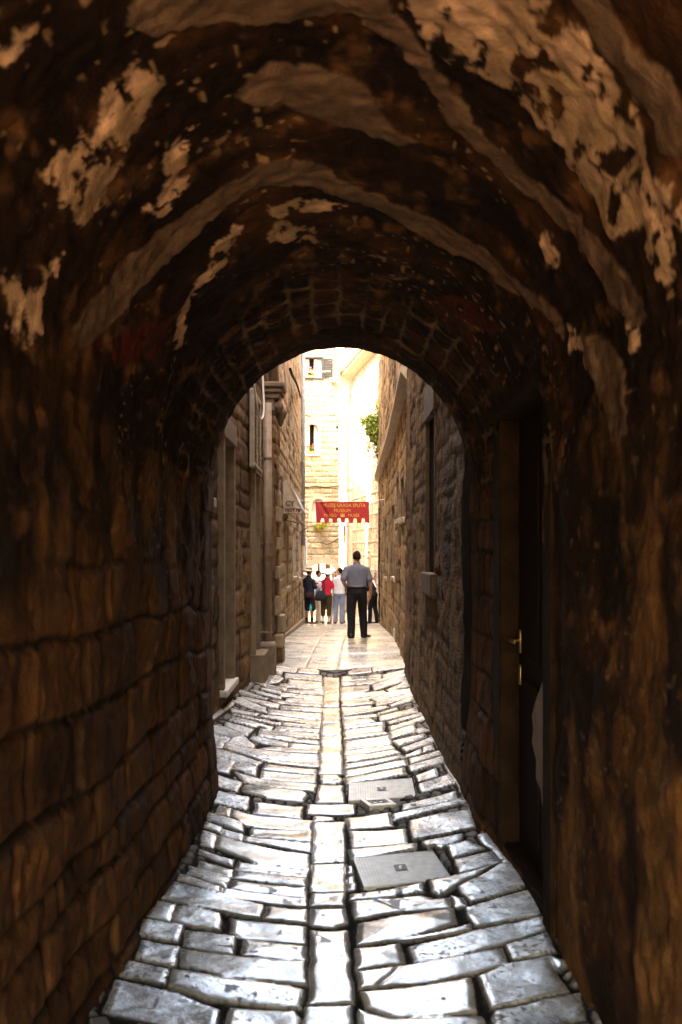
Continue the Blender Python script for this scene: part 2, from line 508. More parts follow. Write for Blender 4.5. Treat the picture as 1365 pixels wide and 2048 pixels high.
def build_floor():
    ys = [-2.4]
    while ys[-1] < 14.2:
        d = ys[-1]
        ys.append(d + (.02 if d < 3.1 else max(.007, .0021 * d)))
    ys = np.array(ys); xs = np.arange(-1.36, 1.06, .0058)
    Y, X = np.meshgrid(ys, xs, indexing='ij')
    wx = X + .010 * (fbm(X, Y, 9, 3, 5) - .5) * 2; wy = Y + .012 * (fbm(X, Y, 9, 3, 6) - .5) * 2
    best = np.full(X.shape, -9.0); tone = np.zeros(X.shape); sh = np.zeros(X.shape); rough_s = np.zeros(X.shape); gx = np.zeros(X.shape)
    rr = np.random.RandomState(3)
    for k, poly in enumerate(STONES):
        p = np.array(poly)
        x0, y0 = p.min(0) - .06; x1, y1 = p.max(0) + .06
        i0, i1 = np.searchsorted(ys, [y0, y1]); j0, j1 = np.searchsorted(xs, [x0, x1])
        if i1 <= i0 or j1 <= j0: continue
        sl = (slice(i0, i1), slice(j0, j1))
        sd = poly_sd(wx[sl], wy[sl], poly)
        c = p.mean(0); t = rr.rand(); hz = rr.uniform(-.007, .010); tx, ty = rr.uniform(-.02, .02), rr.uniform(-.02, .010)
        side = abs(c[0] + .05)
        rg = float(np.clip((side - .35) * 1.1 + rr.uniform(-.25, .3), 0, 1))   # stones near the walls are less polished
        dome = rr.uniform(-.6, .5)
        m = sd > best[sl]
        hh = hz + tx * (X[sl] - c[0]) + ty * (Y[sl] - c[1]) + dome * .012 * np.clip(sd / .12, 0, 1)
        best[sl] = np.where(m, sd, best[sl]); tone[sl] = np.where(m, t, tone[sl]); sh[sl] = np.where(m, hh, sh[sl]); rough_s[sl] = np.where(m, rg, rough_s[sl])
    for poly in COVERS + [METER]:
        sd = poly_sd(X, Y, poly)
        best = np.where(sd > -.012, -.03 - 0 * sd, best)
    # rubble between the traced stones
    e, f1, rid = voro(X + .02 * fbm(X, Y, 20, 2, 3), Y * .8, .085, 4)
    cov = np.zeros(X.shape, bool)
    for poly in COVERS + [METER]: cov |= poly_sd(X, Y, poly) > -.004
    free = best < -.010
    rub = ss(.004, .03, e) * .02 * (rid > .25)
    best = best + .006 * (best > -.025) + .006 * (best < -.012) * (best > -.03); prof = ss(-.008, .006, best); lip = .003 * (1 - ss(0, .03, best)) * prof
    und = .009 * (fbm(X, Y, 3.2, 2, 8) - .5) * 2 + .002 * (fbm(X, Y, 16, 3, 9) - .5) * 2 * (.25 + rough_s)
    pn = vn2(X * 95, Y * 70, 11)
    pz = fbm(X, Y, 3.1, 2, 14)
    pit = ss(.66, .80, pn) * ss(.30, .70, rough_s * .7 + pz * .5 + .1 * tone) * prof
    pit2 = ss(.80, .86, vn2(X * 38, Y * 26, 12)) * ss(.45, .7, fbm(X, Y, 2.2, 2, 15)) * prof
    xc = -.035 - .0095 * (Y - 3.4)
    dish = .085 * np.clip(np.abs(X - xc) / .9, 0, 1.3) ** 1.6
    Z = dish + np.where(free & (best < -.02), -.022 + rub*.8 + .004 * fbm(X, Y, 30, 2, 2), -.019 * (1 - prof) + sh * .8 * prof - lip) + und * prof
    Z = np.where(cov, -.06, Z)
    base = np.empty(X.shape + (3,))
    base[:] = (.37, .315, .245)
    base *= (.80 + .30 * tone)[..., None]
    warm = ss(.80, .95, vn2(X * 2.2, Y * 2.2, 21)) * .6
    base = mixc(base, (.50, .39, .27), warm)
    st = fbm(X, Y, 6, 4, 31)
    base *= (1 - .55 * ss(.45, .72, st) * (.45 + rough_s))[..., None] * (.82 + .36 * fbm(X, Y, 28, 4, 33, .65))[..., None]
    base = mixc(base, (.10, .085, .07), np.clip(pit * 1.0 + pit2, 0, 1))
    base = mixc(base, (.016, .012, .009), 1 - ss(-.003, .008, best))
    rbm = free & (best < -.012)
    rcol = mixc(np.broadcast_to(np.array((.014, .011, .008)), X.shape + (3,)).copy(), (.24, .21, .18), ss(.006, .025, e) * (.3 + .7 * rid) * (rid > .25))
    base = np.where(rbm[..., None], rcol, base)
    rgh = np.clip(.02 + rough_s * .16 + (1 - ss(-.002, .009, best)) * .7 + pit * .3 + pit2 * .3 + .10 * (fbm(X, Y, 5, 3, 41) - .5), 0, .7)
    V = np.stack([X, Y, Z], -1).reshape(-1, 3)
    o = fastmesh('stone_pavement', V, grid_quads(len(ys), len(xs))[:, ::-1], M_floor, None, base.reshape(-1, 3), rgh.ravel())
    tag(o, 'worn polished limestone cobbles with a central channel of long slabs', 'pavement', kind='structure')
    return o


build_floor()


def build_street():
    ys = [14.12]
    while ys[-1] < 38.4: ys.append(ys[-1] + .0026 * ys[-1])
    ys = np.array(ys); xs = np.arange(-1.75, 1.75, .018)
    Y, X = np.meshgrid(ys, xs, indexing='ij')
    lane = np.array([-9, -.52, -.05, 9])
    d = np.full(X.shape, 9.0); tone = np.zeros(X.shape)
    ax = X - (Y - 14.4) * .022 + .01 * (vn2(Y * 3, X * 0, 5) - .5)
    for k in range(3):
        m = (ax >= lane[k]) & (ax < lane[k + 1])
        dd, r1, _ = masonry(ax * 0 + Y, np.zeros_like(Y) + k * 7.7, 40 + k, (3, 4), (.28, .62), .012, 4)
        dj = dd
        d = np.where(m, np.minimum(np.minimum(dj, ax - lane[k] + .003), lane[k + 1] - ax + .003), d); tone = np.where(m, r1, tone)
    prof = ss(.0, .02, d)
    Z = zgv(Y) + .004 + .004 * (fbm(X, Y, 3, 3, 2) - .5) - .014 * (1 - prof) + (tone - .5) * .008 + .02 * np.clip(np.abs(X + .1) / 1.2, 0, 1) ** 2
    base = np.empty(X.shape + (3,)); base[:] = (.46, .395, .305)
    base *= (.68 + .5 * tone)[..., None]
    base *= (1 - .5 * ss(.45, .72, fbm(X * 1.6, Y * .9, 2.5, 5, 3)))[..., None]
    base = mixc(base, (.07, .055, .04), (1 - ss(.002, .020, d)) * .9)
    rgh = np.clip(.06 + .12 * fbm(X, Y, 3, 3, 5) + (1 - prof) * .3, 0, .6)
    V = np.stack([X, Y, Z], -1).reshape(-1, 3)
    o = fastmesh('street_paving', V, grid_quads(len(ys), len(xs))[:, ::-1], M_floor, None, base.reshape(-1, 3), rgh.ravel())
    tag(o, 'smooth cream limestone slabs laid in lengthwise bands down the lane', 'pavement', kind='structure')


build_street()
# the ground sheet
gy = [-80, -30, 19, 34, 60, 120, 400]
mb = MB()
vs = []; fs = []
for yy in gy:
    for xx in (-300, -8, 8, 300):
        vs.append((xx, yy, zg(yy) - .075))
for i in range(len(gy) - 1):
    for j in range(3):
        fs.append((i * 4 + j, i * 4 + j + 1, i * 4 + j + 5, i * 4 + j + 4))
tag(mb.add(vs, fs).build('ground', M_ground), 'bare stony ground under the lane and the houses', 'ground', kind='structure')

# curved iron threshold strip where the channel ends
mb = MB()
pts = [P(637, 1345, 13.85), P(652, 1348, 13.75), P(668, 1351, 13.7), P(684, 1350, 13.7), P(704, 1346, 13.85)]
pts = [(p[0], p[1], .035 - .02 * (1 - abs(i - 2) / 2)) for i, p in enumerate(pts)]
mb.limb(pts, [.008, .018, .020, .018, .008], [.008] * 5)
tag(mb.build('drain_lip', M_metald, smooth=True), 'dark curved drain lip across the head of the central channel', 'drain')


def cover(poly, label, badge):
    p = np.array(poly); c = p.mean(0)
    z = .05 * np.clip(abs(c[0]) / .9, 0, 1) ** 1.6
    root = empty('manhole_cover', (c[0], c[1], z - .03), label, 'manhole cover', 'metal covers set in the cobbles')
    mb = MB()
    def rg(s, zz): return [(c[0] + (a - c[0]) * s, c[1] + (b - c[1]) * s, z + zz) for a, b in poly]
    v = rg(1, -.05) + rg(1, .004) + rg(.985, .008) + rg(.972, .008)
    f = [(k * 4 + i, k * 4 + i + 4, k * 4 + (i + 1) % 4 + 4, k * 4 + (i + 1) % 4) for k in range(3) for i in range(4)]
    mb.add(v, f); mb.build('frame', M_metal, root)
    # plate of fine raised chequers
    mb = MB(); n = 26
    o = [Vector((*q, 0)) for q in poly]
    mb.add(rg(.972, .006), [(3, 2, 1, 0)])
    mb2 = mb
    for i in range(n):
        for j in range(n):
            def q(u, w):
                a = o[0].lerp(o[1], u); b = o[3].lerp(o[2], u); r = a.lerp(b, w)
                return (c[0] + (r.x - c[0]) * .955, c[1] + (r.y - c[1]) * .955)
            e = .14 / n
            if abs((i + .5) / n - .5) < .085 and abs((j + .5) / n - .5) < .10: continue
            u0, u1, w0, w1 = i / n + e, (i + 1) / n - e, j / n + e, (j + 1) / n - e
            cs = [q(u0, w0), q(u1, w0), q(u1, w1), q(u0, w1)]
            k = 2 / n * .09
            ci = [q(u0 + k, w0 + k), q(u1 - k, w0 + k), q(u1 - k, w1 - k), q(u0 + k, w1 - k)]
            mb2.add([(*a, z + .0062) for a in cs] + [(*a, z + .0070) for a in ci], [(7, 6, 5, 4), (0, 4, 5, 1), (1, 5, 6, 2), (2, 6, 7, 3), (3, 7, 4, 0)])
    mb.build('plate', M_metal, root)
    def q2(u, w):
        a = o[0].lerp(o[1], u); b = o[3].lerp(o[2], u); r = a.lerp(b, w); return (r.x, r.y)
    mb = MB(); cs = [q2(.43, .41), q2(.57, .41), q2(.57, .59), q2(.43, .59)]
    mb.add([(*a, z + .0105) for a in cs], [(3, 2, 1, 0)])
    bd = mb.build('badge', M_metald, root)
    mb = MB()
    ctr = q2(.5, .5); ex = (Vector(q2(.55, .5)) - Vector(ctr)).length * .85; ey = (Vector(q2(.5, .57)) - Vector(ctr)).length * .85
    mb.ell((ctr[0], ctr[1], z + .0107), (ex * .7, ey, .003), 14, 6)
    mb.build('emblem', M_metal, bd, smooth=True)


cover(COVERS[0], 'large square metal manhole cover in the cobbles closest to the side door', 1)
cover(COVERS[1], 'smaller metal manhole cover directly behind the little lettered meter lid', 1)
p = np.array(METER); c = p.mean(0); z = .02
root = empty('meter_lid', (c[0], c[1], z - .03), 'little framed rectangular meter lid with dark lettering beside the cover', 'meter lid')
mb = MB(); ang = math.atan2(METER[1][1] - METER[0][1], METER[1][0] - METER[0][0])
W = (p[1] - p[0]); W = float(np.hypot(*W)); H = float(np.hypot(*(p[3] - p[0])))
Rz = Matrix.Rotation(ang, 3, 'Z')
def lf(v): return Rz @ v + Vector((c[0], c[1], z))
for a in ((-W / 2, -W / 2 + .03, -H / 2, H / 2), (W / 2 - .03, W / 2, -H / 2, H / 2), (-W / 2 + .03, W / 2 - .03, -H / 2, -H / 2 + .05), (-W / 2 + .03, W / 2 - .03, H / 2 - .05, H / 2)):
    mb.box(a[0], a[1], a[2], a[3], -.04, .012, .004)
mb.xf(lf).build('frame', M_metal, root)
mb = MB().box(-W / 2 + .03, W / 2 - .03, -H / 2 + .05, H / 2 - .05, -.04, .004).xf(lf)
mb.build('plate', M_metal, root)
t = text('EOGE', 'lettering', H * .62, M_metald, root, (c[0], c[1], z + .006), Euler((0, 0, ang)), .002, sx=.42)

# ================================================================== VAULTED PASSAGE
Y0, Y1 = -1.9, 6.6
SPR = 2.1
XL, XR, XC_, AX, BZ = -.857, .86, .0015, .8585, .915
ARC = math.pi * math.sqrt((AX * AX + BZ * BZ) / 2)
UT = SPR * 2 + ARC


def px_to_uy(pts):
    """photo pixels -> (u, Y) on the passage's inner skin"""
    out = []
    D = np.arange(1.2, 6.55, .01)
    n = len(pts)
    q = []
    for i in range(n):
        a, b = pts[i], pts[(i + 1) % n]
        m = max(1, int(math.hypot(b[0] - a[0], b[1] - a[1]) / 60))
        for k in range(m): q.append((a[0] + (b[0] - a[0]) * k / m, a[1] + (b[1] - a[1]) * k / m))
    for x, yy in q:
        X = (x - 682.5) / F * D; Z = EYE + (1110 - yy) / F * D
        out_ = np.where(Z > SPR, ((X - XC_) / AX) ** 2 + (np.maximum(Z - SPR, 0) / BZ) ** 2 > 1, (X < XL) | (X > XR))
        i = int(np.argmax(out_)) if out_.any() else len(D) - 1
        if Z[i] < SPR:
            u = Z[i] if X[i] < 0 else UT - Z[i]
        else:
            th = math.atan2((Z[i] - SPR) / BZ, (X[i] - XC_) / AX)
            u = SPR + (math.pi - th) / math.pi * ARC
        out.append((float(u), float(D[i])))
    return out


PL = [  # remains of pale plaster
 [(270, 150), (325, 165), (310, 195), (275, 260), (235, 300), (225, 350), (190, 420), (160, 445), (130, 420), (105, 330), (125, 290), (195, 250), (220, 175), (250, 155)],
 [(-20, 95), (40, 45), (80, 45), (50, 90), (15, 130), (-20, 150)],
 [(810, -30), (1060, -30), (1110, 70), (1170, 60), (1180, 110), (1240, 150), (1270, 220), (1290, 290), (1310, 350), (1400, 420), (1400, 540), (1330, 560), (1290, 450), (1240, 470), (1190, 400), (1150, 330), (1080, 240), (1000, 180), (930, 140), (860, 110), (850, 60), (820, 40)],
 [(1080, 460), (1105, 490), (1140, 478), (1120, 515), (1070, 545), (1095, 515)],
 [(350, 370), (385, 350), (370, 400), (330, 430), (300, 415)], [(60, 520), (105, 505), (95, 540), (70, 560)], [(0, 560), (40, 545), (30, 620), (70, 650), (50, 690), (10, 640)],
 [(40, 600), (75, 560), (70, 620), (55, 680)], [(340, 400), (410, 235), (390, 240), (310, 330)],
 [(365, 690), (400, 580), (450, 520), (495, 455), (470, 445), (420, 500), (375, 590), (345, 690)],
 [(520, 412), (600, 395), (690, 405), (705, 425), (640, 420), (560, 432)], [(560, 440), (640, 455), (645, 490), (600, 480), (550, 470)],
 [(1130, 650), (1200, 700), (1190, 730), (1140, 700)], [(1250, 620), (1280, 640), (1270, 700)], [(1280, 830), (1310, 840), (1300, 860)],

]
CE = [  # grey mortar smears
 [(255, 60), (280, -30), (760, -30), (800, 60), (700, 35), (560, 50), (420, 45), (340, 66), (270, 66)],
 [(740, 20), (800, 50), (850, 110), (910, 190), (960, 255), (1060, 350), (1150, 430), (1210, 490), (1280, 570), (1300, 620), (1275, 645), (1220, 600), (1165, 500), (1100, 440), (990, 330), (900, 240), (850, 160), (790, 90), (740, 60)],
 [(478, 190), (500, 155), (560, 130), (640, 125), (720, 155), (750, 190), (770, 230), (832, 278), (790, 275), (700, 248), (620, 232), (560, 208), (500, 215)],
 [(140, 680), (180, 610), (250, 530), (370, 430), (460, 360), (550, 320), (640, 325), (720, 370), (850, 430), (950, 490), (1050, 570), (1120, 640), (1130, 680), (1050, 600), (950, 530), (850, 480), (740, 410), (620, 370), (500, 385), (390, 470), (290, 570), (220, 660), (180, 700)],
 [(1140, -30), (1200, -30), (1270, 90), (1350, 170), (1400, 300), (1400, 330), (1330, 310), (1290, 200), (1230, 130), (1180, 60)],
 [(1160, 660), (1220, 690), (1260, 770), (1260, 880), (1220, 880), (1200, 780)],
 [(1080, 830), (1110, 850), (1115, 950), (1100, 960)],
]
BR = [[(870, 590), (930, 600), (1000, 650), (985, 680), (920, 640), (870, 610)], [(200, 690), (300, 640), (350, 650), (320, 720), (230, 740)]]

passage = empty('vaulted_passage', (0, 2, 0), 'dark vaulted stone passage with flaking plaster that frames the view', 'passage')
DOOR = (4.17, 5.27, .12, 2.38)     # Y0,Y1,z0,z1 of the opening in the right wall


def build_passage():
    ys = [Y0]
    while ys[-1] < Y1:
        d = ys[-1]
        ys.append(min(Y1, d + (.03 if d < 1.9 else max(.0085, .0028 * d))))
        if Y1 - ys[-1] < 1e-6: break
    ys = np.array(ys); us = np.arange(0, UT + .001, .0095)
    Yg, U = np.meshgrid(ys, us, indexing='ij')
    left = U < SPR; right = U > UT - SPR
    arc = ~(left | right)
    th = math.pi - np.clip((U - SPR) / ARC, 0, 1) * math.pi
    zl = np.where(left, U, np.where(right, UT - U, 9.0))
    ring = ss(6.05, 6.12, Yg) * .012; calm = 1 - .8 * ss(6.1, 6.5, Yg)
    bx = np.where(left, XL, np.where(right, XR, XC_ + AX * np.cos(th)))
    bz = np.where(arc, SPR + BZ * np.sin(th), zl)
    nx = np.where(left, 1, np.where(right, -1, -np.cos(th) * 1.0)); nz = np.where(arc, -np.sin(th), 0)
    # masonry: big coarse blocks on the walls, small voussoirs overhead
    dw, r1, r2 = masonry(Yg, U + .05 * (fbm(Yg, U, .9, 2, 77) - .5) + .02 * Yg, 11, (.13, .28), (.20, .55), .035, 2.2)
    dv, v1, v2 = masonry(Yg, U, 12, (.10, .17), (.16, .34), .02, 4)
    wv = ss(SPR - .25, SPR + .1, np.minimum(U, UT - U) + .15 * (fbm(U, Yg, 2, 2, 3) - .5))
    lw = ss(-.2, .2, 1.5 - zl + .5 * (fbm(Yg, U, 1.6, 3, 4) - .5)) * left          # exposed stone low on the left wall
    rw = ss(-.3, .3, Yg - 5.3) * right
    rel = np.clip(lw + rw * .9, 0, 1)
    n1 = fbm(Yg, U, 2.2, 5, 20); n2 = fbm(Yg, U, 9, 4, 21); n3 = fbm(Yg * .6, U, 24, 3, 22); n4 = vn2(Yg * 26, U * 40, 23)
    hw = rel * (.017 * (ss(.0, .03, dw) - .75) + (r1 - .5) * .024 + .05 * (n1 - .5) + .028 * (n2 - .5) + (r2 - .5) * .5 * np.minimum(dw, .06) * 0) + (1 - rel) * (.05 * (n1 - .5) + .02 * (n2 - .5))
    vst = ss(4.6, 5.6, Yg + 1.2 * (fbm(U, Yg, 1.5, 2, 6) - .5))
    hv = .014 * (.35 + .65 * vst) * (ss(0, .03, dv) - .7) + (v1 - .5) * .02 * vst + .05 * (n1 - .5) + .024 * (n2 - .5)
    h = hw * (1 - wv) + hv * wv + .007 * (n3 - .5) + .008 * (n2 - .5)
    h = h * calm + ring * (arc | (zl > 1.9))
    # foot of the wall swells out a little
    h = h + .07 * ss(.9, 0, zl) * ss(4.8, 6.2, Yg) * right + .05 * ss(.8, 0, zl) * left * ss(3, 5.5, Yg)
    # ---- surface colour
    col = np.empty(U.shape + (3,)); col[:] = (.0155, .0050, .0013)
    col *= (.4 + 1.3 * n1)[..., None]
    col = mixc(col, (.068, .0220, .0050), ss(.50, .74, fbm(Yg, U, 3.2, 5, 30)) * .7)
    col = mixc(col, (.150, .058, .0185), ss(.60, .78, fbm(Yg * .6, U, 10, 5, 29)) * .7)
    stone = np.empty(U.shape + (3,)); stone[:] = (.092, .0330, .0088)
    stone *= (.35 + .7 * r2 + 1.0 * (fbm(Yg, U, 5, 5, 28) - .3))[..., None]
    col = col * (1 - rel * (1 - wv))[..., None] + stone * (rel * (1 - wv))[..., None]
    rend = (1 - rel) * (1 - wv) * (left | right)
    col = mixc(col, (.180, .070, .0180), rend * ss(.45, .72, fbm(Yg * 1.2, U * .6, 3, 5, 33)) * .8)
    # mortar: dark in the walls, pale on the ring near the exit
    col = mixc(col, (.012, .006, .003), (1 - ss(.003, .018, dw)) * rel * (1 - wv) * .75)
    mort = (1 - ss(.004, .016, dv + .012 * (n3 - .5))) * wv * vst * ss(.46, .66, fbm(Yg, U, 2.4, 4, 35))
    col = mixc(col, (.20, .12, .062), mort * .65)
    # flecks of old limewash
    fl = ss(.80, .88, n4) * ss(.45, .65, fbm(Yg, U, 2.8, 3, 36)) * (wv + .4 * rend) * (1 - .75 * vst)
    col = mixc(col, (.42, .23, .10), np.clip(fl, 0, 1) * .6)
    relief = np.zeros(U.shape)
    def apply(polys, c, amp, hole, thick, var, wob=1.0):
        nonlocal col, relief
        jag = fbm(Yg * .45, U, 17, 5, 50, .62) - .5
        jag2 = fbm(Yg, U, 5, 3, 51) - .5
        for k, pl in enumerate(polys):
            q = px_to_uy(pl)
            arr = np.array(q)
            i0, i1 = np.searchsorted(ys, [arr[:, 1].min() - .3, arr[:, 1].max() + .3]); j0, j1 = np.searchsorted(us, [arr[:, 0].min() - .2, arr[:, 0].max() + .2])
            if i1 <= i0 + 1 or j1 <= j0 + 1: continue
            sl = (slice(i0, i1), slice(j0, j1))
            sd = poly_sd(U[sl], Yg[sl], q)
            sd = sd + amp * 2 * jag[sl] + amp * 1.2 * jag2[sl]
            m = ss(-.006, .008, sd)
            if hole:
                hn = fbm(Yg[sl] * .6, U[sl], 17, 5, 60 + k, .6)
                big = ss(.05, .2, sd)
                m = m * ss(hole - .05, hole + .02, 1 - hn + .03 * (1 - big))
            cc = np.array(c) * (.75 + .5 * fbm(Yg[sl], U[sl], 7, 4, 70))[..., None]
            cc = cc * (.72 + .56 * fbm(Yg[sl] * 1.1, U[sl] * 1.1 + Yg[sl] * .4, 15, 5, 72, .6))[..., None]
            if var:
                cc = mixc(cc, (.30, .17, .08), ss(.45, .65, fbm(Yg[sl], U[sl], 6, 3, 71)) * .7)
            col[sl] = col[sl] * (1 - m)[..., None] + cc * m[..., None]
            relief[sl] = np.maximum(relief[sl], m * thick)
    apply(PL, (.58, .315, .175), .06, .44, .004, True)
    apply(CE, (.150, .078, .042), .035, 0, .005, False)
    apply(BR, (.075, .011, .004), .02, .44, 0, False)
    h = h + relief
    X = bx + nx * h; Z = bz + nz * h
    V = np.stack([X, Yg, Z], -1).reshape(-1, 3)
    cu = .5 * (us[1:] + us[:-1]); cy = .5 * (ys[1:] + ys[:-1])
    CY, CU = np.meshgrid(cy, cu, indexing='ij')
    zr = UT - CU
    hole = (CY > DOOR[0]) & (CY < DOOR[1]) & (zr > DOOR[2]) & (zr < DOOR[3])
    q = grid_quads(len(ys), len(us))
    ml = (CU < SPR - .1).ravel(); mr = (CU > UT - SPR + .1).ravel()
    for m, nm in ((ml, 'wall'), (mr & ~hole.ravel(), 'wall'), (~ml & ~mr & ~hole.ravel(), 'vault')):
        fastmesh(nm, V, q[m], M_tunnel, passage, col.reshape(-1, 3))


build_passage()
# mass of the house over and beside the passage
mb = MB()
mb.box(-7, -1.02, Y0, Y1 - .01, -.3, 9.5)
mb.box(1.06, 7, Y0, Y1 - .01, -.3, 9.5)
mb.box(-1.02, 1.06, Y0, Y1 - .01, 3.12, 9.5)
mb.build('masonry_core', M_core, passage)
for yy, nm in ((Y1, 'front_face'), (Y0, 'rear_face')):     # stone faces round the two mouths
    mb = MB(); n = 24; v = []; f = []
    pr = [(XL - .06, -.2), (XL - .06, SPR)] + [(XC_ + (AX + .06) * math.cos(math.pi - k * math.pi / n), SPR + (BZ + .05) * math.sin(k * math.pi / n)) for k in range(1, n)] + [(XR + .06, SPR), (XR + .06, -.2)]
    ot = [(-1.3, -.2), (-1.3, SPR)] + [(max(-1.3, min(1.3, 1.9 * math.cos(math.pi - k * math.pi / n))), min(3.4, SPR + 1.6 * math.sin(k * math.pi / n))) for k in range(1, n)] + [(1.3, SPR), (1.3, -.2)]
    s = -.05 if yy == Y1 else .05
    for (a, b) in zip(pr, ot):
        v += [(a[0], yy, a[1]), (b[0], yy, b[1]), (a[0], yy + s, a[1]), (b[0], yy + s, b[1])]
    for i in range(len(pr) - 1):
        k = i * 4
        f += [(k, k + 1, k + 5, k + 4), (k + 2, k + 6, k + 7, k + 3)]
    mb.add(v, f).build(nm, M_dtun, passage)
# side door in the right wall
dr = empty('door', (0, 0, 0), None, None); dr.name = 'door'
dr.location = (0, 0, 0); dr.parent = passage; dr.location = (.9 - 0, 4.7 - 2, .1)
mb = MB().box(.945, 1.0, DOOR[0] - .05, DOOR[1] + .02, .10, 2.42)
for a, b in ((.22, 1.0), (1.1, 2.3)):
    for c0, c1 in ((4.26, 4.66), (4.74, 5.14)):
        mb.box(.936, .95, c0, c1, a, b, .012)
mb.build('door_leaf', M_wood, dr)
mb = MB()
for z0, z1 in ((1.12, 1.24), (.955, 1.06)):
    mb.box(.928, .936, 5.165, 5.205, z0, z1, .003)
mb.limb([(.932, 5.185, 1.185), (.88, 5.185, 1.185)], [.008, .008], seg=8)
mb.limb([(.88, 5.19, 1.185), (.878, 5.10, 1.187), (.882, 5.06, 1.184)], [.009, .0085, .008], seg=8)
mb.build('handle', M_brass, dr, smooth=True)
# dressed reveals, lintel and step of the side door
mb = MB()
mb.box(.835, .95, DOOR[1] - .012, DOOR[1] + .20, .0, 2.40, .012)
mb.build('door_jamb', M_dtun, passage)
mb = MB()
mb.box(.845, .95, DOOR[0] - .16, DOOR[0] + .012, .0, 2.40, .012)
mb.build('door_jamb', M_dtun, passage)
pl_ = [(1090, 1352), (1080, 1378), (1072, 1400), (1064, 1432), (1067, 1458), (1064, 1484), (1073, 1520), (1072, 1556), (1081, 1580), (1085, 1612), (1090, 1500)]
v = []
for x_ in (.862, .90):
    for a_, b_ in pl_:
        D_ = .862 * F / (a_ - 682.5); v.append((x_, D_, EYE + (1110 - b_) / F * D_))
n_ = len(pl_)
MB().add(v, [tuple(range(n_)), tuple(reversed(range(n_, 2 * n_)))] + [(i, i + n_, (i + 1) % n_ + n_, (i + 1) % n_) for i in range(n_)]).build('broken_plaster', mat('bare_plaster', (.30, .19, .12), .9, .3, 9, .3, 60), passage)
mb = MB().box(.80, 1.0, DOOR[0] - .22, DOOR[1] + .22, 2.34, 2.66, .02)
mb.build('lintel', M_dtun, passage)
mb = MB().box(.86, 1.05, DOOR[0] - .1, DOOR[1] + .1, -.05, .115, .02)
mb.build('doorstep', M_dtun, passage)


# ================================================================== STREET WALLS
def skin(name, parent, line, z0, z1, seed, holes, step=(.02, .02), base=(.36, .28, .19), ch=(.16, .3), ln=(.25, .6), relief=.02, dark=.0, batter=0, nrm=1, stain=1.0, mcol=(.16, .11, .07), warp=.02, plast=0.0, keep=None):
    """stone facing along a plan polyline; holes are (s0,s1,z0,z1) in distance along the line"""
    pts = [Vector(p) for p in line]
    L = [0]
    for a, b in zip(pts[:-1], pts[1:]): L.append(L[-1] + (b - a).length)
    s = np.arange(0, L[-1] + 1e-6, L[-1] / max(2, int(L[-1] / step[0]))); z = np.arange(z0, z1 + 1e-6, step[1])
    S, Z = np.meshgrid(s, z, indexing='ij')
    xs = np.interp(S, L, [p.x for p in pts]); ys = np.interp(S, L, [p.y for p in pts])
    seg = np.clip(np.searchsorted(L, S, 'right') - 1, 0, len(pts) - 2)
    tx = np.array([(b - a).normalized().x for a, b in zip(pts[:-1], pts[1:])])[seg]
    ty = np.array([(b - a).normalized().y for a, b in zip(pts[:-1], pts[1:])])[seg]
    nx, ny = ty * nrm, -tx * nrm
    d, r1, r2 = masonry(S, Z, seed, ch, ln, warp, 3)
    n1 = fbm(S, Z, 1.6, 5, seed + 5); n2 = fbm(S * .4, Z, 11, 5, seed + 6, .6)
    pm = ss(-.06, .06, n1 - (1 - plast) * .9 + .02) if plast else np.zeros_like(S)
    h = (relief * (ss(0, .05, d) - .8) + (r1 - .5) * relief * .9) * (1 - pm) + pm * .012 + relief * .5 * (n2 - .5) + .02 * (n1 - .5)
    h += .012 * (n2 - .5) + .010 * (fbm(S * .5, Z, 26, 3, seed + 7) - .5)
    h += batter * ss(1.2, 0, Z - z0)
    col = np.empty(S.shape + (3,)); col[:] = base
    col *= (.72 + .4 * r2 + .3 * (n2 - .5))[..., None]
    col = mixc(col, np.array(base) * 1.25, pm * .8)
    col = mixc(col, mcol, (1 - ss(.006, .03, d)) * .9 * (1 - pm))
    # rain streaks and soot: run down the wall, own outline
    st = fbm(S * .45, Z * .8, 3.0, 6, seed + 8, .62); st2 = fbm(S, Z, .9, 3, seed + 9)
    col = mixc(col, (.045, .03, .02), np.clip(ss(.5, .72, st) * ss(.38, .62, st2 + .12) * stain, 0, .92))
    col *= (.55 + .95 * fbm(S * .4, Z * .8, 1.6, 5, seed + 15, .6))[..., None]
    pk = ss(.76, .86, vn2(S * 5, Z * 24, seed + 12)) * ss(.4, .7, n1)
    col = mixc(col, np.array(base) * 1.7, pk * .6)
    col = col * (1 - dark)
    V = np.stack([xs + nx * h, ys + ny * h, Z], -1).reshape(-1, 3)
    cs = .5 * (s[1:] + s[:-1]); cz = .5 * (z[1:] + z[:-1])
    CS, CZ = np.meshgrid(cs, cz, indexing='ij')
    k = np.ones(CS.shape, bool)
    for hl in holes:
        if callable(hl): k &= ~hl(CS, CZ)
        else: k &= ~((CS > hl[0]) & (CS < hl[1]) & (CZ > hl[2]) & (CZ < hl[3]))
    if keep is not None: k &= keep(CS, CZ)
    return fastmesh(name, V, grid_quads(len(s), len(z), k), M_street, parent, col.reshape(-1, 3))


def wallpos(line, y):
    return float(np.interp(y, [p[1] for p in line], [p[0] for p in line]))


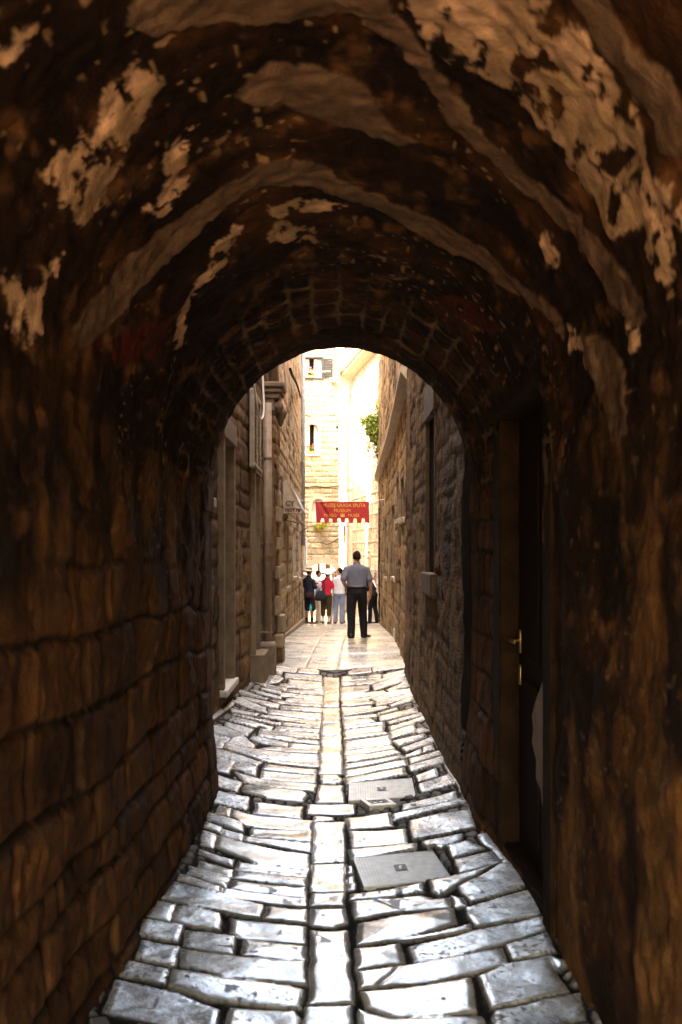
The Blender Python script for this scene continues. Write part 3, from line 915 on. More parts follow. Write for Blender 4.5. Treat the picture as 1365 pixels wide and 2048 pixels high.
def side_opening(parent, line, side, y0, y1, z0, z1, name, frame=M_dress, fill=M_dark, fw=.1, rec=.22, proud=.03, sill=None, sillm=M_white, kids=True, lint=.16):
    """window or door in a wall that runs along Y; side=+1 wall on the left (faces +X), -1 on the right"""
    xm = wallpos(line, .5 * (y0 + y1))
    def X(d): return xm + side * d
    def bx(mb, d0, d1, a, b, c, e, bev=.008):
        x0, x1 = sorted((X(d0), X(d1))); mb.box(x0, x1, a, b, c, e, bev); return mb
    e = empty(name, (xm - parent.location.x, .5 * (y0 + y1) - parent.location.y, z0 - parent.location.z), None, None)
    e.parent = parent
    mb = MB(); bx(mb, -rec - .02, -rec, y0 - .03, y1 + .03, z0 - .03, z1 + .03, 0)
    mb.build('door_leaf' if name == 'door' else 'pane', fill, e)
    fr = MB()
    bx(fr, -rec, proud, y0 - fw, y0 + .004, z0, z1); bx(fr, -rec, proud, y1 - .004, y1 + fw, z0, z1)
    bx(fr, -rec, proud + .012, y0 - fw - .03, y1 + fw + .03, z1, z1 + lint)
    fr.build('frame', frame, e)
    if sill:
        mb = MB(); bx(mb, -rec, sill[0], y0 - fw - .02, y1 + fw + .02, z0 - sill[1], z0, .012); mb.build('sill', sillm, e)
    return e


LA = [(-1.27, 6.62), (-1.215, 9.5), (-.955, 15.4)]
HA = empty('stone_house', (-1.3, 11, 0), 'brown stone house with framed doorway and fat drainpipe just past the passage', 'house')
ya = lambda y: float(np.interp(y, [6.62, 9.5, 15.4], [0, math.hypot(.055, 2.88), math.hypot(.055, 2.88) + math.hypot(.26, 5.9)]))
opA = [(8.35, 9.05, 2.15, 2.9), (9.86, 10.72, .3, 2.8), (12.15, 12.75, .42, 2.62)]
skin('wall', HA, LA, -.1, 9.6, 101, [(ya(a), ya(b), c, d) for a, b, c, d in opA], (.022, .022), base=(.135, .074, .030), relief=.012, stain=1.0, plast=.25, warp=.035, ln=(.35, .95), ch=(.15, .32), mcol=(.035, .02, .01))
MB().prism([(-1.62, 6.62), (-1.62, 9.5), (-1.40, 15.38), (-7, 15.38), (-7, 6.62)], -.3, 9.6).build('masonry_core', M_core, HA)
MB().box(-1.62, -.97, 15.36, 15.41, -.1, 9.6).build('end_wall', M_dress, HA)
side_opening(HA, LA, 1, 8.35, 9.05, 2.15, 2.9, 'window', M_dressd, M_dark, .07, .2, .0, sill=(.09, .09), sillm=M_dress)
e = side_opening(HA, LA, 1, 9.86, 10.72, .3, 2.8, 'door', M_dressd, M_wood, .10, .085, .035, sill=(.07, .07), lint=.22)
e = side_opening(HA, LA, 1, 12.15, 12.75, .42, 2.62, 'door', M_dressd, M_wood, .07, .07, .05, sill=(.16, .42), sillm=M_dressd, lint=.05)
# pale louvred shutter box above that door
xm = wallpos(LA, 12.3)
mb = MB().box(xm, xm + .075, 11.85, 12.9, 2.68, 2.73, .008)
mb.box(xm, xm + .06, 11.87, 11.93, 2.73, 3.55, .006).box(xm, xm + .06, 12.34, 12.42, 2.73, 3.55, .006).box(xm, xm + .06, 12.83, 12.89, 2.73, 3.55, .006).box(xm, xm + .06, 11.87, 12.89, 3.55, 3.62, .006)
for k in range(15):
    z = 2.76 + k * .053
    for a, b in ((11.93, 12.34), (12.42, 12.83)):
        mb.add([(xm + .012, a, z + .04), (xm + .012, b, z + .04), (xm + .048, b, z), (xm + .048, a, z), (xm + .008, a, z + .034), (xm + .008, b, z + .034), (xm + .044, b, z - .006), (xm + .044, a, z - .006)],
               [(0, 1, 2, 3), (7, 6, 5, 4), (0, 3, 7, 4), (1, 5, 6, 2), (3, 2, 6, 7), (0, 4, 5, 1)])
mb.build('shutter', M_shut, HA)
# quoins on the corner
mb = MB()
z = -.02; k = 0
while z < 2.55:
    h = rng.uniform(.2, .32); o_ = rng.uniform(-.012, .018)
    l_ = .62 if k % 2 else .36
    mb.box(-1.2, -.925 + o_ + (.05 if z < .45 else 0), 15.42 - l_, 15.44 + o_, z + .006, z + h - .006, .018)
    z += h; k += 1
mb.build('quoins', mat('quoin_stone', (.25, .17, .10), .85, .3, 6, .5, 30), HA)
# fat drainpipe with collars and a carved corbel over it
dp = empty('drainpipe', (-.955 - HA.location.x, 13.1 - 11, .45), None, None); dp.parent = HA
mb = MB().limb([(-.965, 13.05, .5), (-.965, 13.05, 3.62)], [.056, .056], seg=16, cap=False)
mb.limb([(-.93, 13.65, 3.98), (-.93, 13.65, 7)], [.06, .06], seg=16, cap=False)
mb.build('pipe', M_pipe, dp, smooth=True)
for z in (1.63, 1.79, 2.9, .62):
    MB().limb([(-.965, 13.05, z - .012), (-.965, 13.05, z + .012)], [.066, .066], seg=16, cap=False).box(-1.05, -1.0, 13.02, 13.08, z - .012, z + .012).build('collar', M_pipe, dp)
mb = MB().box(-1.1, -.86, 12.92, 13.3, .02, .48, .03); mb.build('pedestal', M_dressd, HA)
mb = MB().box(-1.1, -.80, 13.45, 14.0, 3.83, 3.90, .015).box(-1.1, -.77, 13.42, 14.03, 3.90, 3.97, .015).box(-1.1, -.83, 13.48, 13.97, 3.75, 3.83, .015)
mb.build('corbel', M_dressd, HA)
mb = MB()
mb.ell((-.86, 13.58, 3.66), (.075, .075, .085)); mb.ell((-.84, 13.88, 3.62), (.09, .09, .085)); mb.lathe((-.84, 13.88, 3.42), [(.012, 0), (.03, .03), (.05, .09), (.075, .14)], 14)
mb.box(-1.08, -.9, 13.5, 13.95, 3.58, 3.76, .02)
mb.build('carved_bracket', M_dressd, HA, smooth=False)

LB = [(-1.16, 15.46), (-1.16, 20), (-1.175, 31.8)]
HB = empty('stone_house', (-1.5, 23, zg(23)), 'sunlit cream stone house carrying the canvas awning and grey downpipe', 'house')
opB = [(20.9, 21.75, .95, 2.25), (24.2, 25.1, 1.1, 2.3), (27.6, 28.4, 1.0, 2.3)]
skin('wall', HB, LB, -.7, 11.5, 102, [(a - 15.46, b - 15.46, c, d) for a, b, c, d in opB], (.04, .03), base=(.36, .245, .130), relief=.016, stain=.9, plast=.2, warp=.03, ln=(.4, 1.1), ch=(.18, .36))
MB().prism([(-1.5, 15.44), (-1.5, 31.75), (-9, 31.75), (-9, 15.44)], -1, 11.5).build('masonry_core', M_core, HB)
MB().box(-1.5, -1.18, 31.72, 31.8, -.8, 11.5).build('end_wall', M_plaster, HB)
for a, b, c, d in opB:
    side_opening(HB, LB, 1, a, b, c, d, 'window', M_dress, M_dark, .08, .06, .02, sill=(.06, .1), sillm=M_dress, lint=.14)
mb = MB().box(-1.2, -1.1, 15.6, 31.7, -.8, .18, .02)
mb.xf(lambda p: Vector((p.x, p.y, p.z + zg(p.y)))).build('plinth', mat('plinth_stone', (.25, .175, .11), .85, .25, 5, .4, 30), HB)
pp = empty('downpipe', (.36, 6.5, 1), None, None); pp.parent = HB
mb = MB().limb([(-1.115, 29.4, 1.9), (-1.115, 29.4, 10.5)], [.055, .055], seg=12, cap=False); mb.build('pipe', M_pipeg, pp, smooth=True)
for z in (2.6, 4.4, 6.2, 8.0): MB().limb([(-1.115, 29.4, z - .02), (-1.115, 29.4, z + .02)], [.066, .066], seg=12, cap=False).build('collar', M_pipeg, pp)
mb = MB().box(-1.2, -1.08, 31.3, 31.82, -.7, 2.2, .02); mb.build('corner_stones', M_white, HB)

LC = [(.815, 6.62), (.81, 9), (.85, 12.92)]
HC = empty('stone_house', (1.2, 10, 0), 'shadowed rubble house with one deep slit window beside the passage mouth', 'house')
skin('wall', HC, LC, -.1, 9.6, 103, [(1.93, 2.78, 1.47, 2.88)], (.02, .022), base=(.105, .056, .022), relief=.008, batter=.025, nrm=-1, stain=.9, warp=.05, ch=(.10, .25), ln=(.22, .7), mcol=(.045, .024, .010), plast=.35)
MB().prism([(1.2, 6.62), (7, 6.62), (7, 12.9), (1.2, 12.9)], -.3, 9.6).build('masonry_core', M_core, HC)
MB().box(.87, 1.2, 12.86, 12.92, -.1, 9.6).build('end_wall', M_core, HC)
side_opening(HC, LC, -1, 8.55, 9.40, 1.47, 2.88, 'window', mat('umber_stone', (.075, .043, .02), .8, .3, 7, .4, 40), M_dark, .05, .03, .012, sill=(.05, .2), sillm=mat('umber_stone', None), lint=.32)
LD = [(.905, 12.95), (1.055, 20), (1.16, 31)]
HD = empty('stone_house', (1.4, 22, zg(22)), 'tan plastered house with long ledge and soot stains across the lane', 'house')
opD = [(16.9, 17.5, 2.25, 2.95), (19.4, 20.3, 1.2, 2.6), (23.6, 24.5, 1.1, 2.5), (14.9, 15.6, 2.2, 2.8)]
LDl = [0, math.hypot(.15, 7.05), math.hypot(.15, 7.05) + math.hypot(.105, 11)]
yd = lambda y: float(np.interp(y, [12.95, 20, 31], LDl))
skin('wall', HD, LD, -.7, 9.3, 104, [(yd(a), yd(b), c, d) for a, b, c, d in opD], (.04, .03), base=(.31, .195, .092), relief=.02, nrm=-1, stain=1.25, plast=.35, ch=(.2, .4), ln=(.5, 1.2), mcol=(.09, .055, .03))
MB().prism([(1.3, 12.95), (7, 12.95), (7, 30.95), (1.5, 30.95)], -1, 9.3).build('masonry_core', M_core, HD)
MB().box(1.17, 1.5, 30.9, 31.0, -.8, 9.3).build('end_wall', M_plaster, HD)
for a, b, c, d in opD:
    side_opening(HD, LD, -1, a, b, c, d, 'window', M_dressd, M_dark, .06, .05, .015, sill=(.05, .09), sillm=M_dress, lint=.10)
mb = MB(); v = []
for (x, y) in LD + [(1.19, 31.0)]:
    v += [(x + .05, y, 3.90), (x - .06, y, 3.92), (x - .13, y, 4.02), (x - .13, y, 4.10), (x + .05, y, 4.16)]
f = []
for i in range(3):
    for k in range(5):
        a = i * 5 + k; b = i * 5 + (k + 1) % 5
        f.append((a, b, b + 5, a + 5))
f += [(0, 1, 2, 3, 4), (19, 18, 17, 16, 15)]
mb.add(v, f).build('cornice', M_dress, HD)
mb = MB().box(1.0, 1.2, 18.95, 19.1, zg(19), zg(19) + .22, .015); mb.build('guard_stone', M_white, HD)

# ================================================================== FAR HOUSES
HL = empty('corner_house', (-1, 38, zg(38)), 'pale stone house facing the lane with arched doorway and flowered windows', 'house')
LLn = [(-5, 38), (-.04, 38)]
sx = lambda x: x + 5
def archhole(cx, w, z0, zs, zt):
    """opening with an elliptical head springing at zs"""
    def fn(S, Z):
        dx = (S - sx(cx)) / w
        return (np.abs(dx) < 1) & (Z > z0) & (Z < zs + (zt - zs) * np.sqrt(np.maximum(0, 1 - dx * dx)))
    return fn
AD = (-.72, .52, -.9, .95, 1.30); AW = (-1.09, .225, 5.49, 6.42, 6.64); AW2 = (-.86, .26, 2.9, 3.5, 3.78)
skin('wall', HL, LLn, -.8, 10.6, 105, [archhole(*AD), archhole(*AW), archhole(*AW2), (sx(-1.46), sx(-.72), 8.38, 9.16), (sx(-.19), sx(-.08), 6.44, 6.58), (sx(-.19), sx(-.08), 5.6, 5.75)],
     (.022, .022), base=(.36, .29, .20), relief=.03, nrm=1, stain=.25, ch=(.14, .26), ln=(.2, .55), mcol=(.34, .25, .16), keep=lambda S, Z: S < sx(-.04) - np.maximum(0, (Z - 8.1) * .19))
mb = MB()
mb.box(-5, -.06, 38.45, 39.3, 1.6, 8.1).box(-5, -1.4, 38.45, 39.3, -1, 1.6).box(-.1, -.06, 38.45, 39.3, -1, 1.6)
mb.box(-5, -.5, 38.45, 39.3, 8.1, 10.6)
mb.build('masonry_core', M_core, HL)
mb = MB().box(-.09, -.05, 38.0, 38.46, -.8, 8.1); mb.build('end_wall', M_plaster, HL)
def archband(parent, a, wout, depth, m, name, y=38.0, inward=.34):
    cx, w, z0, zs, zt = a; mb = MB(); n = 14; v = []; f = []
    for k in range(n + 1):
        t = math.pi * k / n; c_, s_ = -math.cos(t), math.sin(t)
        zi = zs + (zt - zs) * s_; zo = zs + (zt - zs + wout) * s_
        v += [(cx + w * c_, y - depth, zi), (cx + (w + wout) * c_, y - depth, zo), (cx + (w + wout) * c_, y + .03, zo), (cx + w * c_, y + inward, zi)]
    for k in range(n):
        b = k * 4
        f += [(b, b + 1, b + 5, b + 4), (b + 1, b + 2, b + 6, b + 5), (b, b + 4, b + 7, b + 3)]
    mb.add(v, f)
    for s_ in (-1, 1):
        x0, x1 = sorted((cx + s_ * w, cx + s_ * (w + wout))); mb.box(x0, x1, y - depth, y + inward, z0, zs)
    return mb.build(name, m, parent)
archband(HL, AD, .24, .05, M_dress, 'arch_stones', inward=.44)
# glimpse of the yard behind the arch: two posts, a pale wall
mb = MB().box(-.98, -.86, 41, 41.12, -.6, 1.6).box(-.66, -.44, 41, 41.2, -.6, 1.6); mb.build('gate_post', M_woodb, HL)
mb = MB()  # low dark boards added to cover the sunlit yard's glare behind the crowd
for k in range(14): mb.box(-1.5 + k * .125, -1.5 + k * .125 + .115, 40.9, 40.94, -.62, .62 + .03 * math.sin(k))
mb.build('glare_screen', mat('screen_wood', (.085, .058, .036), .85, .3, 6, .2, 40, spec=.1), HL)
w = empty('window', (0, 0, 6), None, None); w.parent = HL
archband(w, AW, .09, .03, M_white, 'frame')
MB().box(-1.34, -.84, 38.3, 38.33, 5.4, 6.7).build('pane', M_dark, w)
mb = MB()
def curtain(mb, x0, x1, z0, z1, y):
    n = 14; v = []
    for i in range(n + 1):
        x = x0 + (x1 - x0) * i / n
        for z in (z0, z1): v.append((x, y + .012 * math.sin(i * 2.2), z))
    mb.add(v, [(2 * i, 2 * i + 2, 2 * i + 3, 2 * i + 1) for i in range(n)])
curtain(mb, -1.33, -1.20, 5.49, 6.64, 38.25); curtain(mb, -1.04, -.85, 5.49, 6.64, 38.25)
mb.build('curtain', M_curt, w)
MB().box(-1.40, -.78, 37.9, 38.3, 5.41, 5.49, .01).build('sill', M_white, w)
w = empty('window', (0, 0, 9), None, None); w.parent = HL
mb = MB()
for b_ in ((-1.52, -1.44, 8.32, 9.2), (-.74, -.66, 8.32, 9.2), (-1.44, -.74, 9.13, 9.2), (-1.44, -.74, 8.32, 8.39)): mb.box(b_[0], b_[1], 37.95, 38.2, b_[2], b_[3])
mb.build('frame', M_grey, w)
MB().box(-1.5, -.7, 38.3, 38.33, 8.3, 9.2).build('pane', M_dark, w)
mb = MB(); curtain(mb, -1.45, -1.22, 8.38, 9.15, 38.26); curtain(mb, -1.04, -.73, 8.38, 9.15, 38.26); mb.build('curtain', M_curt, w)
mb = MB().box(-.655, -.625, 37.93, 37.97, 8.38, 9.14).box(-.35, -.32, 37.93, 37.97, 8.38, 9.14)
for k in range(8): mb.box(-.625, -.35, 37.94, 37.965, 8.40 + k * .093, 8.40 + k * .093 + .078, .006)
mb.build('shutter', M_grey, w)
mb = MB().limb([(-1.56, 37.8, 8.58), (-.40, 37.8, 8.60)], [.014, .014], seg=8)
for x in (-1.54, -.62): mb.limb([(x, 37.8, 8.58), (x, 38.0, 8.56)], [.01, .01], seg=6)
mb.build('rail', M_pipeg, w)
w = empty('window', (0, 0, 3), None, None); w.parent = HL
archband(w, AW2, .12, .035, M_dress, 'frame'); MB().box(-1.13, -.59, 38.3, 38.33, 2.85, 3.8).build('pane', mat('bright_blind', (.7, .66, .58), .8, .08, 6), w)
# tiles along the raking edge and above the wall
mb = MB(); k = 0; z = 8.05
while z < 10.7:
    x = -.02 - max(0, (z - 8.1) * .19)
    mb.limb([(x, 37.86, z), (x - .02, 37.9, z + .2)], [.07, .06], seg=10)
    z += .155
mb.build('roof_tiles', M_tile, HL)
mb = MB().box(-.42, -.22, 37.75, 38.0, 8.2, 8.36, .02); mb.build('corbel', M_dress, HL)

HK = empty('back_house', (.5, 46, zg(46)), 'white rendered house with tiled eave standing behind the others', 'house')
mb = MB().box(-6, 5, 46.2, 52, -1, 10.9); mb.build('wall', M_plaster, HK)
mb = MB()
for i in range(40):
    x = -2.2 + i * .17
    mb.limb([(x, 45.9, 10.86), (x, 47.5, 11.5)], [.085, .08], seg=10)
mb.build('roof', M_tile, HK, smooth=True)

HR = empty('palace', (.8, 38, zg(38)), 'tall blazing white ashlar palace with slanting tiled eave at lane end', 'palace')
LR = [(.13, 40.2), (1.06, 34.2), (1.34, 32.2)]
skin('wall', HR, LR, -.9, 8.56, 106, [], (.03, .025), base=(.50, .42, .31), relief=.02, nrm=-1, stain=.12, ch=(.3, .5), ln=(.5, 1.1), mcol=(.38, .28, .19), warp=.006)
MB().prism([(.34, 40.2), (1.28, 34.2), (1.56, 32.3), (7, 32.3), (7, 44), (.34, 44)], -1, 8.5).build('masonry_core', M_core, HR)
MB().box(.15, .4, 40.15, 40.25, -.9, 8.5).build('end_wall', M_white, HR)
mb = MB(); v = []
for (x, y) in LR:
    v += [(x + .25, y, 8.3), (x - .05, y, 8.42), (x - .34, y - .05, 8.56), (x - .34, y - .05, 8.64), (x + .6, y, 8.9), (x + 3.5, y, 10.2)]
f = []
for i in range(2):
    for k in range(5): a = i * 6 + k; f.append((a, a + 1, a + 7, a + 6))
mb.add(v, f).build('eave', M_dress, HR)
mb = MB(); n = 34
for i in range(n):
    t = i / (n - 1) * (math.hypot(.93, 6) + 2)
    L1 = math.hypot(.93, 6)
    if t < L1: x, y = .13 + .93 * t / L1, 40.2 - 6 * t / L1
    else: x, y = 1.06 + .28 * (t - L1) / 2, 34.2 - (t - L1)
    mb.limb([(x - .36, y, 8.70), (x + .7, y + .15, 9.12), (x + 2.2, y + .3, 9.75)], [.09, .085, .08], seg=10)
mb.build('roof', M_tile, HR, smooth=True)
mb = MB().lathe((.52, 38.5, -.9), [(.34, 0), (.34, .5), (.29, .55), (.29, 5.0), (.32, 5.05), (.32, 5.2), (.29, 5.25), (.29, 7.6), (.31, 7.7), (.31, 8.0), (.05, 8.8)], 20); mb.build('half_column', mat('ashlar', (.46, .39, .29), .8, .15, 4, .2, 40), HR)
mb = MB().box(.88, 1.5, 33.2, 34.0, -.8, -.28, .02).box(1.0, 1.6, 33.3, 33.9, -.28, -.02, .02); mb.build('doorstep', M_white, HR)
mb = MB()
for z, r in ((1.55, .12), (1.75, .10)): mb.ell((.98, 34.6, z), (r * .8, r, r * .7))
mb.box(.95, 1.1, 34.4, 34.8, .5, 1.5, .02)
mb.build('carved_pilaster', M_dress, HR)

HM = empty('shade_house', (-5.2, 36, zg(36)), 'unseen plain house added on the far left to shade the lower facades', 'house')  # unseen block, added to keep the sun off the lower far walls
MB().box(-12, -5.05, 31.9, 40.5, -1, 13.2, .05).build('wall', M_plaster, HM)
MB().box(-12.2, -4.85, 31.8, 40.7, 13.2, 13.4, .03).build('roof', M_tile, HM)

# ================================================================== SMALL THINGS
# red museum banner on a rope across the lane
BD = 25.0
x0, _, zt = P(631, 1003, BD); x1, _, _ = P(739, 1003, BD); zb = P(0, 1046, BD)[2]; zs_ = P(0, 1036.5, BD)[2]
bn = empty('museum_banner', ((x0 + x1) / 2, BD, zb), 'red scalloped cloth banner with gold lettering hung across the lane', 'banner')
W = x1 - x0
def bend(x, z): return .02 * math.sin(x * 5.2 + 1.3 * z) + .035 * math.exp(-((x + W / 2 - .1 - (z * -.55 + .30)) / .05) ** 2) * (1 if x < 0 else 0)
mb = MB(); nx_, nz_ = 130, 16; v = []; f = []
for i in range(nx_ + 1):
    u = i / nx_; ph = (u * 6.08 + .0) % 1
    cut = 1.0
    q = u * 13
    k = q % 2                         # tab, gap, tab, gap ...
    if 1 <= k: cut = 1 - math.sqrt(max(0, 1 - ((k - 1.5) * 2) ** 4)) * .99
    else: cut = 1.0
    zlow = zb + (zs_ - zb) * (1 - cut) if k >= 1 else zb + .0
    if k < 1: zlow = zb + (1 - math.sqrt(max(0, 1 - ((k - .5) * 2) ** 6))) * .02
    xin = x0 + W * u
    for j in range(nz_ + 1):
        z = zt + (zlow - zt) * j / nz_ - .006 * math.sin(u * math.pi * 5) * (1 - j / nz_)
        xx = xin + (.03 * (j / nz_)) * (1 - u)
        v.append((xx, BD + bend(xx - bn.location.x, z - zb), z))
for i in range(nx_):
    for j in range(nz_): a = i * (nz_ + 1) + j; f.append((a, a + nz_ + 1, a + nz_ + 2, a + 1))
nv = len(v)
v += [(a, b + .006, c) for a, b, c in v]
f += [tuple(nv + i for i in reversed(q)) for q in f]
mb.add(v, f).build('cloth', M_red, bn, smooth=True)
for s_, yy, size, xo in (('MUZEJ GRADA SPLITA', 1011, .135, 4), ('MUSEUM', 1021.5, .125, 0), ('MUSEO', 1031, .115, -24), ('MUSÉE', 1031, .115, 23)):
    px = P(685 + xo - 0, yy, BD)
    text(s_, 'lettering', size * .93, M_gold, bn, (px[0], BD - .012, px[2]), FACE, .001, bend=lambda x, z: bend(x, z), sx=.86 if len(s_) > 8 else .92)
mb = MB()                              # the little castle crest between the two words
cx, _, cz = P(685.5, 1030, BD)
for a, b, c_, d in ((-.05, .05, -.05, .0), (-.05, -.026, 0, .028), (-.012, .012, 0, .045), (.026, .05, 0, .028)): mb.box(cx + a, cx + b, BD - .016, BD - .013, cz + c_, cz + d)
mb.xf(lambda p: Vector((p.x, p.y + bend(p.x - bn.location.x, p.z - zb), p.z))).build('crest', M_gold, bn)
mb = MB().limb([(-1.16, BD, zt + .05), (x0, BD + .003, zt - .004), (x1, BD + .003, zt - .004), (1.1, BD, zt + .06)], [.006] * 4, seg=6); mb.build('rope', M_cablew, bn)
vb = empty('hanging_banner', (*P(689, 1085, 38)[:2], P(689, 1085, 38)[2]), 'narrow upright red banner with yellow marks beside the palace corner', 'banner')
a = P(687.5, 1053, 38); b = P(691.5, 1084, 38)
mb = MB(); v = []
for i in range(9):
    t = i / 8; z = a[2] + (b[2] - a[2]) * t
    v += [(a[0], 38 + .012 * math.sin(t * 7), z), (b[0], 38 + .02 * math.sin(t * 7 + 1), z), (b[0], 38.008 + .02 * math.sin(t * 7 + 1), z), (a[0], 38.008 + .012 * math.sin(t * 7), z)]
mb.add(v, [(i * 4 + k, i * 4 + (k + 1) % 4, i * 4 + 4 + (k + 1) % 4, i * 4 + 4 + k) for i in range(8) for k in range(4)]).build('cloth', M_red, vb)
for k in range(3): z = b[2] + .06 + k * .07; MB().box(a[0] + .01, b[0] - .01, 37.965, 37.985, z, z + .035, .004).build('mark', M_gold, vb)
mb = MB().limb([(a[0] - .03, 38, a[2] + .015), (b[0] + .35, 38.3, a[2] + .015)], [.012, .012], seg=8); mb.build('pole', M_iron, vb)

# canvas awning over the shop
aw = empty('shop_awning', (-1.0, 20.5, 2.5), 'cream canvas shop awning with dark lettering on its side and valance', 'awning')
ay = 20.0
XA = [-1.16, P(604.5, 0, ay)[0]]
za = P(0, 1018, ay)[2]; zv = P(0, 1027.5, ay)[2]; ztop = P(0, 958, ay)[2]
mb = MB(); v = []; f = []; n = 12
for k in range(n + 1):                 # bowed canopy, sloping from the wall to the front bar
    t = k / n; x = XA[0] + (XA[1] - XA[0]) * (t ** .8); z = ztop + (za - ztop) * (t ** 1.25)
    for yy in (ay, ay + 2.2): v += [(x, yy, z), (x, yy, z - .012)]
for k in range(n):
    b = k * 4; f += [(b, b + 4, b + 6, b + 2), (b + 1, b + 3, b + 7, b + 5), (b, b + 1, b + 5, b + 4), (b + 2, b + 6, b + 7, b + 3)]
mb.add(v, f).build('canopy', M_canvw, aw, smooth=False)
mb = MB(); v = []; f = []
for k in range(n + 1):
    t = k / n; x = XA[0] + (XA[1] - XA[0]) * (t ** .8); z = ztop + (za - ztop) * (t ** 1.25)
    for j in range(5):
        zz = za + (z - .006 - za) * j / 4
        v.append((x, ay - .004 + .012 * math.sin(j * 2.1 + k * .5), zz))
for k in range(n):
    for j in range(4): b = k * 5 + j; f.append((b, b + 5, b + 6, b + 1))
mb.add(v, f).build('side_panel', M_canv, aw, smooth=True)
mb = MB(); v = []; f = []
for k in range(25):
    x = XA[0] + (XA[1] - .0 - XA[0]) * k / 24
    for z in (za, zv): v.append((x, ay - .008 + .006 * math.sin(k * 1.1), z))
for k in range(24): f.append((2 * k, 2 * k + 1, 2 * k + 3, 2 * k + 2))
for k in range(12):
    yy = ay - .008 + 2.2 * k / 11
    for z in (za, zv): v.append((XA[1] + .008 * math.sin(k), yy, z))
for k in range(11): b = 50 + 2 * k; f.append((b, b + 1, b + 3, b + 2))
mb.add(v, f).build('valance', M_canv, aw)
mb = MB().limb([(XA[0], ay - .012, zv), (XA[1], ay - .012, zv)], [.005, .005], seg=6).limb([(XA[0], ay - .012, za), (XA[1], ay - .012, za)], [.004, .004], seg=6); mb.build('piping', M_maroon, aw)
p = P(580.5, 1007.5, ay); text('CY', 'lettering', .135, M_maroon, aw, (p[0], ay - .028, p[2]), FACE, .001, off=.004)
p = P(586, 1020.5, ay); text('ROTTS', 'lettering', .085, M_maroon, aw, (p[0], ay - .022, p[2]), FACE, .001, sx=1.15, off=.003)
mb = MB().limb([(-1.15, 20.3, P(0, 1040, 20.3)[2]), (P(606, 0, 22)[0], 22.1, P(0, 1048, 22.1)[2])], [.012, .012], seg=8); mb.build('arm', M_iron, aw)

# two iron brackets on the house wall
for (a, b, d, lb) in (((601, 1062), (616, 1055), 28.5, 'thin iron bracket with hook jutting from the cream house corner'), ((571, 1041), (607, 1049), 19.2, 'long dark iron rod bracket slanting out under the awning')):
    if d < 20: continue
    p0 = P(*a, d); p1 = P(*b, d)
    br = empty('wall_bracket', (p0[0], d, p0[2]), lb, 'bracket')
    MB().limb([(-1.17, d, p0[2] - .03), p1], [.012, .012], seg=8).build('bar', M_iron, br)
    MB().limb([p1, (p1[0], d, p1[2] - .08)], [.006, .006], seg=6).ell((p1[0], d, p1[2] - .11), (.02, .02, .035), 10, 8).build('hook', M_iron, br)


def cable(pts, r, m, label):
    p = [Vector(q) for q in pts]; out = []
    for i in range(len(p) - 1):
        a, b, c_, d = p[max(i - 1, 0)], p[i], p[i + 1], p[min(i + 2, len(p) - 1)]
        for k in range(6):
            t = k / 6
            out.append(.5 * ((2 * b) + (c_ - a) * t + (2 * a - 5 * b + 4 * c_ - d) * t * t + (3 * b - a - 3 * c_ + d) * t ** 3))
    out.append(p[-1]); r *= 1.5
    return tag(MB().limb(out, [r] * len(out), seg=7).build('cable', m, smooth=True), label, 'cable')


cable([P(x, y, 37.93) for x, y in ((610, 831), (630, 834), (660, 832), (676, 833), (680.3, 842), (680.6, 860), (680.6, 900), (680.6, 960))], .012, M_cable, 'dark cable running level then turning down the pale corner house edge')
cable([P(x, y, 37.93) for x, y in ((611, 975), (630, 973.5), (655, 974.5), (678, 972))], .014, M_cable, 'dark cable sagging level above the lower arched window')
cable([P(x, y, 37.92) for x, y in ((640, 1085), (655, 1088), (668, 1083), (678, 1076))], .010, M_cable, 'thin wire drooping on the stones above the arched doorway')
cable([(-1.02, 11.0, 4.5), (-1.0, 11.0, 4.0), (-.97, 11.1, 3.55), (-.93, 11.3, 3.2), (-.90, 11.6, 3.3), (-.93, 11.8, 3.8), (-.98, 12, 4.4)], .008, M_cablew, 'pale loop of loose cable hanging by the louvred shutter')
cable([P(800, 780, 15.0), P(806, 768, 15.0), P(813, 757, 14.8), (.86, 14.2, 4.45)], .012, M_cablew, 'pale cable slanting over the tan house ledge')
cable([(1.13, 29.2, 3.0), (1.125, 29.2, 2.0), (1.11, 29.2, 1.2), (1.13, 29.1, .3), (1.13, 29, -.3)], .016, M_cable, 'black cable running down the tan house wall to the paving')
cable([P(581, 738, 17.5), P(586, 752, 20), P(595, 770, 24), P(602, 795, 28.6)], .018, M_cable, 'dark cable slanting down the cream house towards its downpipe')


# ---- plants
def leaves(mb, c, r, n, s, seed, hang=0.0, flat=1.0):
    rr = random.Random(seed)
    cl = [(rr.uniform(-1, 1), rr.uniform(-1, 1), rr.uniform(-1, 1)) for _ in range(max(5, n // 60))]
    for _ in range(n):
        q = rr.choice(cl)
        p = Vector((q[0] * .7 + rr.gauss(0, .28), q[1] * .7 + rr.gauss(0, .28), q[2] * .7 + rr.gauss(0, .28)))
        if p.length > 1.25: p *= 1.25 / p.length
        p = Vector((c[0] + p.x * r[0], c[1] + p.y * r[1], c[2] + p.z * r[2] - hang * abs(p.x)))
        a = Vector((rr.gauss(0, 1), rr.gauss(0, 1), rr.gauss(0, .6))).normalized(); b = a.orthogonal().normalized(); b = (b + a.cross(b) * rr.uniform(-1, 1)).normalized()
        l = s * rr.uniform(.7, 1.3); w_ = l * .42
        nrm = a.cross(b) * l * .12
        mb.add([p, p + a * l * .5 + b * w_ + nrm, p + a * l, p + a * l * .5 - b * w_ + nrm], [(0, 1, 2), (0, 2, 3)])
    return mb


